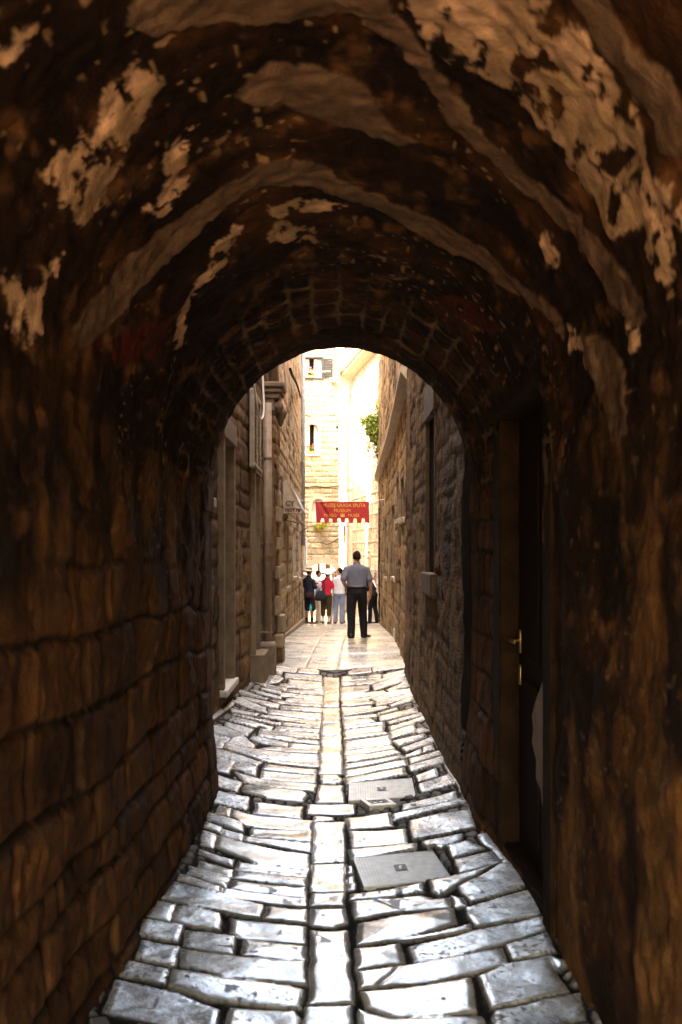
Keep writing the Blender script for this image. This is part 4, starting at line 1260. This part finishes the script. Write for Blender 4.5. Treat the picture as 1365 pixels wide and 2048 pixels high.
def flower_pot(c, w, h, label, box, seed, pink=True, leaf=M_leafy):
    root = empty('flower_pot', c, label, 'flower pot', 'potted flowers on the corner house windows')
    mb = MB()
    if box: mb.box(c[0] - w, c[0] + w, c[1] - .09, c[1] + .09, c[2], c[2] + h, .012)
    else: mb.lathe(c, [(w * .7, 0), (w, h), (w * .9, h), (w * .85, h * .85)], 16)
    mb.build('pot', M_terra, root)
    leaves(MB(), (c[0], c[1], c[2] + h + w * .9), (w * 1.0, .1, w * 1.0), 170, .055, seed).build('foliage', leaf, root)
    mb = MB(); rr = random.Random(seed)
    for k in range(6):
        a = rr.uniform(-1, 1)
        q = (c[0] + a * w * 1.7, c[1] - .08 + rr.uniform(-.05, .05), c[2] + h + w * (1.4 + rr.uniform(-.2, .8)))
        for _ in range(7): mb.ell((q[0] + rr.uniform(-.025, .025), q[1] + rr.uniform(-.025, .025), q[2] + rr.uniform(-.02, .02)), (.018, .018, .014), 8, 5)
    mb.build('blossoms', M_pink, root, smooth=True)
    return root


flower_pot((-1.12, 37.98, 5.49), .13, .085, 'orange flower pot with pink blossoms in the arched window', True, 5)
flower_pot((-1.19, 38.02, 8.40), .14, .06, 'window box of pink flowers behind the rail at the shuttered window', True, 6)
hp = empty('hanging_plant', (-.82, 37.8, 2.7), 'bushy green plant with one red flower below the red banner', 'plant')
MB().lathe((-.82, 37.85, 2.58), [(.06, 0), (.1, .14), (.09, .14)], 14).box(-.86, -.78, 37.9, 38.02, 2.6, 2.64).build('pot', M_terra, hp)
leaves(MB(), (-.80, 37.82, 2.76), (.24, .14, .17), 340, .07, 8).build('foliage', M_leafy, hp)
mb = MB(); [mb.ell((-.68 + rng.uniform(-.03, .03), 37.66, 2.82 + rng.uniform(-.02, .02)), (.025, .02, .02), 8, 5) for _ in range(6)]
mb.build('blossoms', mat('red_petal', (.7, .03, .02), .7, .1, 9), hp, smooth=True)
wp = empty('wall_shrub', (1.2, 30.8, 4.6), 'leafy green shrub with white blossoms spilling from the tan house end', 'shrub')
mb = leaves(MB(), (.98, 30.6, 5.55), (.28, .35, .40), 1500, .075, 21); leaves(mb, (1.10, 30.5, 5.15), (.16, .3, .5), 600, .07, 23); leaves(mb, (1.12, 30.5, 5.9), (.12, .3, .4), 300, .07, 24)
leaves(mb, (.92, 30.4, 5.0), (.22, .2, .45), 260, .06, 27, hang=.3); leaves(mb, (.72, 30.5, 5.75), (.16, .2, .22), 160, .06, 28)
mb.build('foliage', mat('sunny_leaf', (.20, .25, .045), .6, .55, 6, spec=.3), wp)
mb = MB()
for k in range(9):
    a = rng.uniform(.8, 1.15); b = rng.uniform(30.35, 30.8)
    mb.limb([(1.19, 30.8, 4.5), (.5 * (a + 1.15), .5 * (b + 30.8), 4.9), (a, b, rng.uniform(5, 5.9))], [.022, .014, .005], seg=6)
mb.build('stem', M_bark, wp)
mb = MB(); rr = random.Random(4)
for k in range(90):
    q = (rr.uniform(.72, 1.12), rr.uniform(30.2, 30.6), 4.95 - rr.random() ** 1.5 * .85)
    mb.ell(q, (.03, .03, .024), 7, 5)
mb.build('blossoms', M_wpet, wp, smooth=True)


# ================================================================== PEOPLE
SKIN = mat('skin', (.50, .25, .15), .6, .08, 20, spec=.4)
SKINT = mat('tanned_skin', (.36, .16, .085), .6, .08, 20, spec=.4)
EYEM = mat('eye', (.03, .02, .015), .3, 0, 5)
LIP = mat('lips', (.36, .13, .10), .6, .05, 9)


def cloth(name, c, bump=.15, stripes=None):
    m = mat(name, c, .85, .10, 7, bump, 45, spec=.15)
    return m


def remesh(mb, name, vox, m, parent, smooth_it=3):
    me = bpy.data.meshes.new(name + '_src'); me.from_pydata(mb.v, [], mb.f); me.update()
    o = bpy.data.objects.new(name + '_src', me); COL.objects.link(o)
    r = o.modifiers.new('r', 'REMESH'); r.mode = 'VOXEL'; r.voxel_size = vox
    s = o.modifiers.new('s', 'SMOOTH'); s.iterations = smooth_it; s.factor = .5
    C.view_layer.update()
    out = bpy.data.meshes.new_from_object(o.evaluated_get(C.evaluated_depsgraph_get()))
    bpy.data.objects.remove(o); bpy.data.meshes.remove(me)
    out.name = name; out.materials.clear(); out.materials.append(m)
    out.polygons.foreach_set('use_smooth', [True] * len(out.polygons))
    ob = bpy.data.objects.new(name, out); COL.objects.link(ob); ob.parent = parent
    return ob


def wrinkle(ob, amp, f, seed, zmin=-9, zmax=9):
    me = ob.data; n = len(me.vertices)
    co = np.empty(n * 3, np.float32); me.vertices.foreach_get('co', co); co = co.reshape(-1, 3).astype(float)
    no = np.empty(n * 3, np.float32); me.vertices.foreach_get('normal', no); no = no.reshape(-1, 3)
    w_ = fbm(co[:, 0] * 2.2 + co[:, 1] * 1.3, co[:, 2] * .8 + co[:, 1], f, 3, seed) - .5
    k = ((co[:, 2] > zmin) & (co[:, 2] < zmax)).astype(float)
    co = co + no * (w_ * amp * 2 * k)[:, None]
    me.vertices.foreach_set('co', co.astype(np.float32).ravel()); me.update()


def person(label, loc, face, H, shirt, pants, shoes, hair=None, hat=None, aL=None, aR=None, feet=None, lean=0, yaw=0, pitch=0, wide=1.0, female=False, skin_m=SKIN, sleeve=.62, hem=.90, plen=.07, tuck=False, belt=None, vox=.0085, seed=1, roll=0, hairlong=False, group=None, socks=None, knees=(0.03, 0.03)):
    s = H / 1.75
    root = empty('person', loc, label, 'person', group, R(face), s)
    HIP = Vector((0, 0, .95))
    Mu = Matrix.Rotation(R(roll), 3, 'Y') @ Matrix.Rotation(R(-lean), 3, 'X')
    def up(p):
        p = Vector(p); t = float(ss(.85, 1.1, np.array(p.z)))
        return p.lerp(HIP + Mu @ (p - HIP), t)
    NECK = Vector((0, 0, 1.52))
    Mh = Matrix.Rotation(R(-yaw), 3, 'Z') @ Matrix.Rotation(R(-pitch), 3, 'X')
    def hd(p): return up(NECK + Mh @ (Vector(p) - NECK))
    wf = wide
    sw = .178 * (wf if not female else wf * .86)
    aL = aL or ((-sw - .06, -.02, 1.13), (-sw - .05, .06, .88), (0, .15, -1), .35)
    aR = aR or ((sw + .06, -.02, 1.13), (sw + .05, .06, .88), (0, .15, -1), .35)
    feet = feet or (((-.10, 0, 0), 0, -8), ((.10, 0, 0), 0, 8))   # (x,y,lift), heel pitch, toe-out
    tors = [(.84, 0, 0, .12 * wf, .09), (.90, 0, -.005, .158 * wf, .115), (.98, 0, 0, .163 * wf, .118), (1.07, 0, .005, (.148 if not female else .128) * wf, .108), (1.18, 0, .005, .153 * wf * (.9 if female else 1), .112),
            (1.30, 0, .01, .17 * wf * (.9 if female else 1), .118), (1.37, 0, .0, .170 * wf * (.88 if female else 1), .108), (1.415, 0, -.01, .148 * wf * (.88 if female else 1), .09), (1.45, 0, -.012, .105 * wf * (.9 if female else 1), .074), (1.48, 0, -.012, .070, .062), (1.50, 0, -.01, .058, .058)]
    def torso(mb, grow, z0, z1):
        sec = [(z, cx, cy, rx + grow, ry + grow) for z, cx, cy, rx, ry in tors if z0 <= z <= z1]
        def at(z): return (z,) + tuple(float(np.interp(z, [t[0] for t in tors], [t[k] for t in tors])) + (grow if k > 2 else 0) for k in (1, 2, 3, 4))
        sec = [at(z0)] + [q for q in sec if z0 + .01 < q[0] < z1 - .01] + [at(z1)]
        mb.loft(sec)
    def legpts(i):
        sgn = -1 if i == 0 else 1
        (fx, fy, fl), pt, to = feet[i]
        hip = Vector((sgn * .088 * wf, 0, .90)); ank = Vector((fx, fy - (.06 * math.sin(R(pt)) if pt else 0), .085 + fl + .16 * math.sin(R(pt))))
        kn = hip.lerp(ank, .5) + Vector((sgn * .0, knees[i], .02))
        return hip, kn, ank
    b = MB()
    torso(b, 0, .875, 1.50)
    b.limb([(0, -.012, 1.44), hd((0, .005, 1.56))], [.062, .056], seg=14)
    b.xf(lambda p: up(p) if p.z < 1.6 else p)
    # head
    hb = MB()
    hb.ell((0, .008, 1.645), (.076, .097, .108)); hb.ell((0, .035, 1.585), (.056, .064, .062)); hb.ell((0, .075, 1.545), (.026, .028, .024))
    hb.limb([(0, .10, 1.655), (0, .122, 1.615)], [.010, .016], seg=8); hb.ell((0, .098, 1.668), (.05, .014, .012))
    hb.ell((0, .096, 1.577), (.026, .012, .008))
    for q in (-1, 1): hb.ell((q * .078, -.005, 1.625), (.011, .024, .034))
    hb.xf(hd); b.add(hb.v, hb.f)
    arms = {}
    for i, (el, wr, hdn, curl) in enumerate((aL, aR)):
        sgn = -1 if i == 0 else 1
        sh = up((sgn * sw, -.005, 1.385)); el = up(el); wr = up(wr)
        f_ = .88 if female else 1.0
        b.limb([sh, sh.lerp(el, .5), el, el.lerp(wr, .35), wr], [.056 * f_, .047 * f_, .039 * f_, .040 * f_, .027 * f_], seg=12)
        arms[i] = (sh, el, wr)
        d = Vector(hdn).normalized()
        # palm faces the thigh; side axis runs front to back
        w_ = Vector((0, 1, 0)) - d * d.y
        w_ = w_.normalized() if w_.length > .2 else Vector((1, 0, 0)) * -sgn
        n_ = d.cross(w_) * (1 if (d.cross(w_)).x * -sgn > 0 else -1)
        b.limb([wr, wr + d * .045, wr + d * .088], [.024, .038, .040], [.02, .016, .013], axis=w_, seg=10)
        for k, (o_, ln) in enumerate(((.030, .070), (.010, .078), (-.010, .073), (-.029, .057))):
            p0 = wr + d * .088 + w_ * o_; dd = d.copy(); pts = [p0]
            for j, fr in enumerate((.42, .32, .26)):
                a = curl * (.5 + .3 * j) * (1 + .12 * k)
                dd = (dd * math.cos(a) + n_ * math.sin(a)).normalized()
                pts.append(pts[-1] + dd * ln * fr)
            b.limb(pts, [.0098, .0092, .0086, .0074], seg=8)
        tb = wr + d * .028 + w_ * .026
        td = (d * .62 + w_ * .62 + n_ * .35).normalized(); td2 = (d * .85 + w_ * .25 + n_ * .35).normalized()
        b.limb([tb, tb + td * .036, tb + td * .036 + td2 * .034], [.014, .0105, .0085], seg=8)
    for i in (0, 1):
        hip, kn, ank = legpts(i)
        (fx, fy, fl), pt, to = feet[i]
        b.limb([hip, hip.lerp(kn, .5), kn, kn.lerp(ank, .3) + Vector((0, -.012, 0)), kn.lerp(ank, .7), ank], [.088, .078, .054, .056, .042, .036], seg=14)
        fm = MB()
        fm.limb([(0, -.045, -.05), (0, .03, -.042), (0, .11, -.058), (0, .165, -.062)], [.03, .036, .044, .034], [.03, .036, .022, .016], axis=(1, 0, 0), seg=12)
        Mf = Matrix.Rotation(R(-to), 3, 'Z') @ Matrix.Rotation(R(-pt), 3, 'X')
        fm.xf(lambda p: ank + Mf @ p); b.add(fm.v, fm.f)
    remesh(b, 'body', vox, skin_m, root)
    # eyes and lips
    for q in (-1, 1): MB().ell((q * .031, .100, 1.647), (.011, .006, .006), 10, 6).xf(hd).build('eye', EYEM, root, True, False)
    MB().ell((0, .107, 1.577), (.022, .006, .005), 10, 6).xf(hd).build('lips', LIP, root, True, False)
    # shirt
    c_ = MB(); z0 = 1.022 if tuck else hem
    torso(c_, .017, z0, 1.475)
    c_.loft([(1.44, 0, -.01, .088, .08), (1.50, 0, -.008, .074, .074), (1.525, 0, -.004, .069, .07)])
    c_.xf(up)
    for i in (0, 1):
        sh, el, wr = arms[i]; f_ = .9 if female else 1.05
        if sleeve <= 1: c_.limb([sh - Vector(((-1 if i == 0 else 1) * .07, 0, -.012)), sh, sh.lerp(el, sleeve * .6), sh.lerp(el, sleeve)], [.056, .060 * f_, .062 * f_, .068 * f_], seg=14)
        else: c_.limb([sh, sh.lerp(el, .6), el, el.lerp(wr, sleeve - 1)], [.068 * f_, .062 * f_, .056, .048], seg=14)
    sh_o = remesh(c_, 'shirt', vox, shirt, root, 5); wrinkle(sh_o, .013, 6, seed)
    # trousers
    c_ = MB(); torso(c_, .013, .85, 1.035); c_.limb([(-.07 * wf, -.005, .86), (.07 * wf, -.005, .86)], [.10, .10], [.085, .085], axis=(0, 1, 0), seg=16)
    for i in (0, 1):
        hip, kn, ank = legpts(i)
        zt_ = plen
        pts = [hip + Vector((0, 0, .02)), hip.lerp(kn, .5), kn]; rd = [.100 * (.5 + .5 * wf), .094 * (.5 + .5 * wf), .078 * (.4 + .6 * wf)]
        if zt_ < kn.z - .06:
            t = (kn.z - zt_ - .0) / max(.05, (kn.z - ank.z)); t = min(t, 1.12)
            pts += [kn.lerp(ank, t * .5) + Vector((0, -.008, 0)), kn.lerp(ank, t)]; rd += [.074 * (.4 + .6 * wf), .068 * (.4 + .6 * wf) if zt_ < .2 else .068]
        else:
            t = (hip.z - zt_) / (hip.z - kn.z)
            pts = [hip + Vector((0, 0, .02)), hip.lerp(kn, t * .5), hip.lerp(kn, t)]; rd = [.100, .098, .092]
        c_.limb(pts, rd, seg=16)
    tr = remesh(c_, 'trousers', vox, pants, root, 3); wrinkle(tr, .010, 6, seed + 3, -9, .95)
    if belt:
        c_ = MB(); torso(c_, .030, 1.008, 1.045); c_.xf(up); c_.build('belt', belt, root, True, False)
    # shoes
    for i in (0, 1):
        hip, kn, ank = legpts(i); (fx, fy, fl), pt, to = feet[i]
        fm = MB()
        fm.limb([(0, -.055, -.048), (0, .0, -.035), (0, .06, -.048), (0, .13, -.058), (0, .185, -.064)], [.036, .042, .045, .050, .036], [.036, .046, .034, .026, .018], axis=(1, 0, 0), seg=14)
        fm.limb([(0, -.055, -.075), (0, .05, -.078), (0, .13, -.078), (0, .195, -.077)], [.036, .038, .05, .034], [.010, .009, .009, .008], axis=(1, 0, 0), seg=12)
        Mf = Matrix.Rotation(R(-to), 3, 'Z') @ Matrix.Rotation(R(-pt), 3, 'X')
        fm.xf(lambda p: ank + Mf @ p); fm.build('shoe', shoes, root, True, False)
        if socks:
            MB().limb([ank + Vector((0, 0, -.02)), ank.lerp(kn, .22)], [.043, .046], seg=12).build('sock', socks, root, True, False)
    if hair:
        c_ = MB(); c_.ell((0, -.016, 1.660), (.081, .095, .099), 22, 16)
        c_.ell((0, -.042, 1.625), (.073, .060, .062), 18, 10)
        if hairlong: c_.ell((0, -.06, 1.53), (.085, .05, .12), 18, 10)
        c_.xf(hd); ho = remesh(c_, 'hair', .006, hair, root, 2); wrinkle(ho, .006, 30, 9)
    if hat:
        hm, kind = hat
        c_ = MB(); sg = 30; v = []; f = []
        if kind == 'cap':
            prof = [(.100, 1.66, 0), (.104, 1.69, 0), (.098, 1.73, 0), (.07, 1.765, 0), (.02, 1.78, 0)]
        elif kind == 'floppy':
            prof = [(.215, 1.655, .03), (.20, 1.672, .02), (.15, 1.70, .012), (.108, 1.715, 0), (.102, 1.76, 0), (.092, 1.80, 0), (.06, 1.825, 0), (.015, 1.83, 0)]
        else:
            prof = [(.215, 1.662, .014), (.20, 1.678, .01), (.13, 1.695, .006), (.106, 1.71, 0), (.102, 1.75, 0), (.09, 1.795, 0), (.06, 1.82, 0), (.015, 1.822, 0)]
        for r_, z_, wv in prof:
            for k in range(sg):
                a = 2 * math.pi * k / sg
                v.append((r_ * .9 * math.cos(a), .0 + r_ * 1.08 * math.sin(a), z_ + wv * math.sin(3 * a + 1)))
        for i in range(len(prof) - 1):
            for k in range(sg):
                j = (k + 1) % sg; f.append((i * sg + k, i * sg + j, (i + 1) * sg + j, (i + 1) * sg + k))
        f.append(tuple(range((len(prof) - 1) * sg, len(prof) * sg)))
        nb = len(v)                       # inner shell gives the hat its thickness
        v += [(a * .965, b_ * .965, z_ - .006) for a, b_, z_ in v]
        f += [tuple(nb + i for i in reversed(q)) for q in f] + [(k, k + nb, (k + 1) % sg + nb, (k + 1) % sg) for k in range(sg)]
        c_.add(v, f)
        if kind == 'cap': c_.limb([(0, .09, 1.675), (0, .15, 1.668), (0, .175, 1.66)], [.085, .07, .045], [.006, .006, .005], axis=(1, 0, 0), seg=12)
        c_.xf(hd); ho = c_.build('hat', hm, root, True, False)
        if kind == 'straw':
            MB().lathe((0, 0, 1.708), [(.104, 0), (.106, .005), (.105, .035), (.102, .036)], 26).xf(lambda p: Vector((p.x * .93, p.y * 1.1, p.z))).xf(hd).build('hat_band', cloth('hat_band', (.05, .035, .025)), ho, True, False)
    return root


HAIRD = mat('dark_hair', (.014, .010, .008), .8, .3, 60, .3, 160, spec=.15, stretch=(1, 1, .3))
HAIRB = mat('brown_hair', (.10, .05, .025), .55, .3, 60, .3, 160, stretch=(1, 1, .3))
BLACK = cloth('black_cloth', (.012, .011, .012)); NAVY = cloth('navy_cloth', (.022, .024, .035)); SHOEB = mat('black_leather', (.014, .012, .012), .45, .15, 20, .1, 80)
WHITE = cloth('white_cloth', (.74, .72, .72)); REDC = cloth('red_shirt_cloth', (.62, .025, .05)); OLIVE = cloth('olive_cloth', (.055, .036, .018))
JEANS = cloth('blue_denim', (.22, .26, .36)); KHAKI = cloth('khaki_cloth', (.42, .33, .22)); BLUE = cloth('blue_shirt_cloth', (.20, .23, .33)); GREYB = cloth('grey_blue_shirt_cloth', (.125, .125, .155))
PINK = cloth('pink_cloth', (.65, .42, .44)); BEIGE = cloth('beige_cloth', (.55, .44, .33)); STRAW = mat('straw', (.62, .45, .27), .85, .15, 60, .3, 150); SHOER = mat('red_shoe', (.22, .03, .025), .6, .2, 20); SHOEBR = mat('brown_shoe', (.09, .055, .035), .6, .2, 20)
STRIPE = cloth('dark_striped_cloth', (.02, .016, .016))


def at(px, D, dz=0):
    return ((px - 682.5) / F * D, D, zg(D) + .012 + dz)


G = 'visitors gathered at the end of the lane'
# the man walking away
wk = person('man in grey-blue short sleeved shirt and black trousers walking away alone', at(714, 19.8), 0, 1.73, GREYB, BLACK, SHOEB, hair=HAIRD, wide=1.17, tuck=True, belt=mat('belt_leather', (.03, .018, .012), .5, .2, 20), vox=.0075,
            aL=((-.275, -.07, 1.14), (-.19, .13, .98), (.3, .6, -.6), .5), aR=((.27, -.02, 1.13), (.285, .03, .885), (-.12, .25, -1), .5),
            feet=(((-.115, -.08, 0), 10, 6), ((.145, .12, 0), 0, 40)), knees=(.02, .06), lean=3, pitch=14, yaw=3, skin_m=SKINT, sleeve=.80, plen=.05, seed=5)
hatman = person('man in dark T-shirt, striped knee shorts and straw sun hat, forearms raised', at(618.5, 30.2), -48, 1.68, NAVY, STRIPE, SHOEBR, hair=HAIRD, hat=(STRAW, 'straw'), wide=1.12, group=G, skin_m=SKINT, socks=BLACK,
                aL=((-.24, .05, 1.14), (-.10, .30, 1.22), (.2, .8, .5), .8), aR=((.25, .06, 1.13), (.12, .32, 1.24), (-.2, .8, .6), .8), feet=(((-.12, 0, 0), 0, -14), ((.12, .02, 0), 0, 12)), pitch=8, hem=.86, plen=.47, seed=6, sleeve=.85)
facer = person('balding man in white shirt in profile lifting a hand to his face', at(637, 31.6), -75, 1.66, WHITE, BEIGE, SHOEBR, hair=HAIRD, group=G, skin_m=SKINT,
               aL=((-.22, .1, 1.15), (-.08, .22, 1.40), (.1, .4, 1), .7), aR=((.22, .12, 1.16), (.10, .25, 1.42), (-.1, .4, 1), .7), pitch=4, seed=7)
redw = person('woman in red T-shirt, dark cropped trousers and floppy white hat', at(653, 30.3), -14, 1.60, REDC, OLIVE, SHOEBR, hair=HAIRB, hat=(WHITE, 'floppy'), female=True, group=G, wide=1.05, socks=WHITE,
              aL=((-.26, -.03, 1.15), (-.33, .0, .92), (-.25, .1, -1), .4), aR=((.24, .02, 1.14), (.22, .12, .92), (0, .4, -1), .4), feet=(((-.12, .0, 0), 0, -10), ((.10, -.06, 0), 0, 10)), plen=.30, hem=.96, yaw=20, pitch=5, seed=8, sleeve=.55, lean=2, roll=3)
jeansm = person('dark haired man in white T-shirt, blue jeans and red trainers', at(679, 30.3), -4, 1.70, WHITE, JEANS, SHOER, hair=HAIRD, group=G, yaw=-55, pitch=6, seed=9, hem=.94,
                aL=((-.24, .05, 1.14), (-.17, .24, 1.02), (.2, .8, .1), .6), aR=((.25, .0, 1.13), (.22, .2, 1.0), (-.1, .8, 0), .6), feet=(((-.13, 0, 0), 0, -14), ((.08, -.04, 0), 0, 8)), sleeve=.7, plen=.06, roll=2)
facew = person('dark haired woman facing the lane behind the white hat', at(667.5, 32.2), 165, 1.66, WHITE, KHAKI, SHOEBR, hair=HAIRD, female=True, hairlong=True, group=G, seed=10, yaw=15)
tanm = person('person in maroon top and tan knee shorts half hidden by the walking man', at(694, 31.4), 20, 1.66, cloth('maroon_cloth', (.16, .02, .025)), BEIGE, SHOEBR, hair=HAIRB, group=G, seed=11, plen=.45, skin_m=SKINT)
dark = person('person in black top and black trousers bending forward by the tan wall', at(747, 30.4), 62, 1.60, BLACK, BLACK, SHOEB, hair=HAIRB, group=G, seed=12, lean=24, pitch=20, feet=(((-.06, .1, 0), 0, -8), ((.10, -.1, 0), 0, 10)), sleeve=.9)
beig = person('person in white top and pale beige trousers beyond the walking man', at(736, 31.2), 10, 1.62, WHITE, BEIGE, SHOEBR, hair=HAIRB, group=G, seed=13)
capm = person('man in white cap and blue shirt standing raised on the palace step', at(758.5, 33.6, .42), 60, 1.70, BLUE, BEIGE, SHOEBR, hair=HAIRB, hat=(WHITE, 'cap'), group=G, seed=14, pitch=14, skin_m=SKINT,
              aL=((-.23, .03, 1.14), (-.20, .16, .93), (0, .5, -1), .5))
pinkp = person('person in pink top and khaki trousers half behind the straw hat man', at(606.5, 31.4), -20, 1.62, PINK, KHAKI, SHOER, hair=HAIRB, hat=(WHITE, 'floppy'), female=True, group=G, seed=15)

# shoulder bag carried by the woman in red
c = Vector(redw.location); c = Vector((c.x - .17, c.y - .11, c.z))
bag = empty('shoulder_bag', (c.x, c.y, c.z + .72), 'slouchy dark navy shoulder bag hanging at the red shirted woman', 'bag')
mb = MB().loft([(c.z + .70, c.x - .01, c.y, .10, .05), (c.z + .73, c.x - .01, c.y, .165, .075), (c.z + .82, c.x, c.y, .175, .085), (c.z + .92, c.x + .01, c.y, .145, .07), (c.z + 1.0, c.x + .02, c.y, .10, .035), (c.z + 1.015, c.x + .02, c.y, .085, .02)], 24)
mb.build('pouch', cloth('navy_bag_cloth', (.022, .028, .034)), bag, True)
mb = MB().limb([(c.x + .10, c.y - .01, c.z + .97), (c.x + .115, c.y - .04, c.z + 1.15), (c.x + .10, c.y - .01, c.z + 1.31), (c.x + .07, c.y + .1, c.z + 1.35), (c.x + .03, c.y + .13, c.z + 1.2), (c.x - .06, c.y + .05, c.z + .97)], [.018] * 6, [.006] * 6, axis=(1, 0, .1), seg=8)
mb.build('strap', cloth('navy_bag_cloth', (.022, .028, .034)), bag, True)
# pale blue jacket over her shoulder, waist bag and bottle of the hat man
c = Vector(redw.location)
mb = MB().limb([(c.x - .08, c.y + .05, c.z + 1.30), (c.x - .17, c.y + .02, c.z + 1.22), (c.x - .25, c.y, c.z + 1.05), (c.x - .30, c.y, c.z + .92)], [.03, .06, .06, .04], [.05, .04, .03, .02], seg=12)
ob = mb.build('draped_jacket', cloth('pale_blue_cloth', (.50, .56, .70)), None, True); tag(ob, 'pale blue jacket slung over the shoulder of the woman in red', 'jacket')
c = Vector(hatman.location)
wb = empty('waist_bag', (c.x + .02, c.y - .18, c.z + .82), 'dark brown waist bag worn at the back of the straw hat man', 'bag')
mb = MB().loft([(c.z + .80, c.x + .03, c.y - .17, .10, .03), (c.z + .82, c.x + .03, c.y - .17, .13, .045), (c.z + .92, c.x + .03, c.y - .165, .13, .045), (c.z + .945, c.x + .03, c.y - .16, .10, .025)], 20); mb.build('pouch', cloth('brown_bag_cloth', (.04, .018, .016)), wb, True)
bt = empty('water_bottle', (c.x + .055, c.y - .12, c.z + .42), 'turquoise water bottle dangling beside the striped shorts', 'bottle')
q = (c.x + .055, c.y - .14, c.z + .40)
MB().lathe(q, [(.028, 0), (.034, .012), (.034, .12), (.024, .15), (.014, .165), (.013, .175)], 16).build('flask', mat('turquoise_plastic', (.02, .42, .50), .35, .05, 9), bt, True)
MB().lathe((q[0], q[1], q[2] + .172), [(.016, 0), (.016, .024), (.012, .026)], 12).limb([(q[0], q[1], q[2] + .2), (q[0], q[1] + .01, q[2] + .4)], [.004, .004], seg=6).build('cap', mat('turquoise_plastic', None), bt)

# ================================================================== LIGHT
EL, AZ = 55.0, 60.0
d = Vector((math.sin(R(AZ)) * math.cos(R(EL)), math.cos(R(AZ)) * math.cos(R(EL)), -math.sin(R(EL))))
sl = bpy.data.lights.new('sun', 'SUN'); sl.energy = 2.7; sl.angle = R(.5); sl.color = (1.0, .90, .76)
so = bpy.data.objects.new('sun', sl); COL.objects.link(so); so.rotation_euler = d.to_track_quat('-Z', 'Y').to_euler(); so.location = (-20, 0, 40)
w = bpy.data.worlds.new('World'); SC.world = w; w.use_nodes = True
nt = w.node_tree; bg = nt.nodes['Background']
sky = nt.nodes.new('ShaderNodeTexSky'); sky.sky_type = 'NISHITA'; sky.sun_disc = False
sky.sun_elevation = R(EL); sky.sun_rotation = math.atan2(-d.x, -d.y); sky.dust_density = 3.0; sky.ozone_density = .6
nt.links.new(sky.outputs[0], bg.inputs[0]); bg.inputs[1].default_value = .15

cam = bpy.data.cameras.new('camera'); co = bpy.data.objects.new('camera', cam); COL.objects.link(co)
co.location = (0, 0, EYE); co.rotation_euler = (R(90), 0, 0)
cam.sensor_fit = 'VERTICAL'; cam.sensor_height = 36; cam.lens = 35; cam.shift_y = (1110 - 1024) / 2048
cam.clip_start = .05; cam.clip_end = 1000
cam.dof.use_dof = True; cam.dof.focus_distance = 13.0; cam.dof.aperture_fstop = 5.0
SC.camera = co
SC.view_settings.view_transform = 'Standard'; SC.view_settings.look = 'None'
SC.view_settings.exposure = 5.3; SC.view_settings.gamma = 1
try:
    SC.view_settings.use_white_balance = True
    SC.view_settings.white_balance_temperature = 9200
    SC.view_settings.white_balance_tint = 10
except Exception:
    pass
SC.cycles.use_denoising = True
SC.cycles.max_bounces = 10; SC.cycles.diffuse_bounces = 8; SC.cycles.glossy_bounces = 4
SC.cycles.sample_clamp_indirect = 12
SC.cycles.use_adaptive_sampling = False
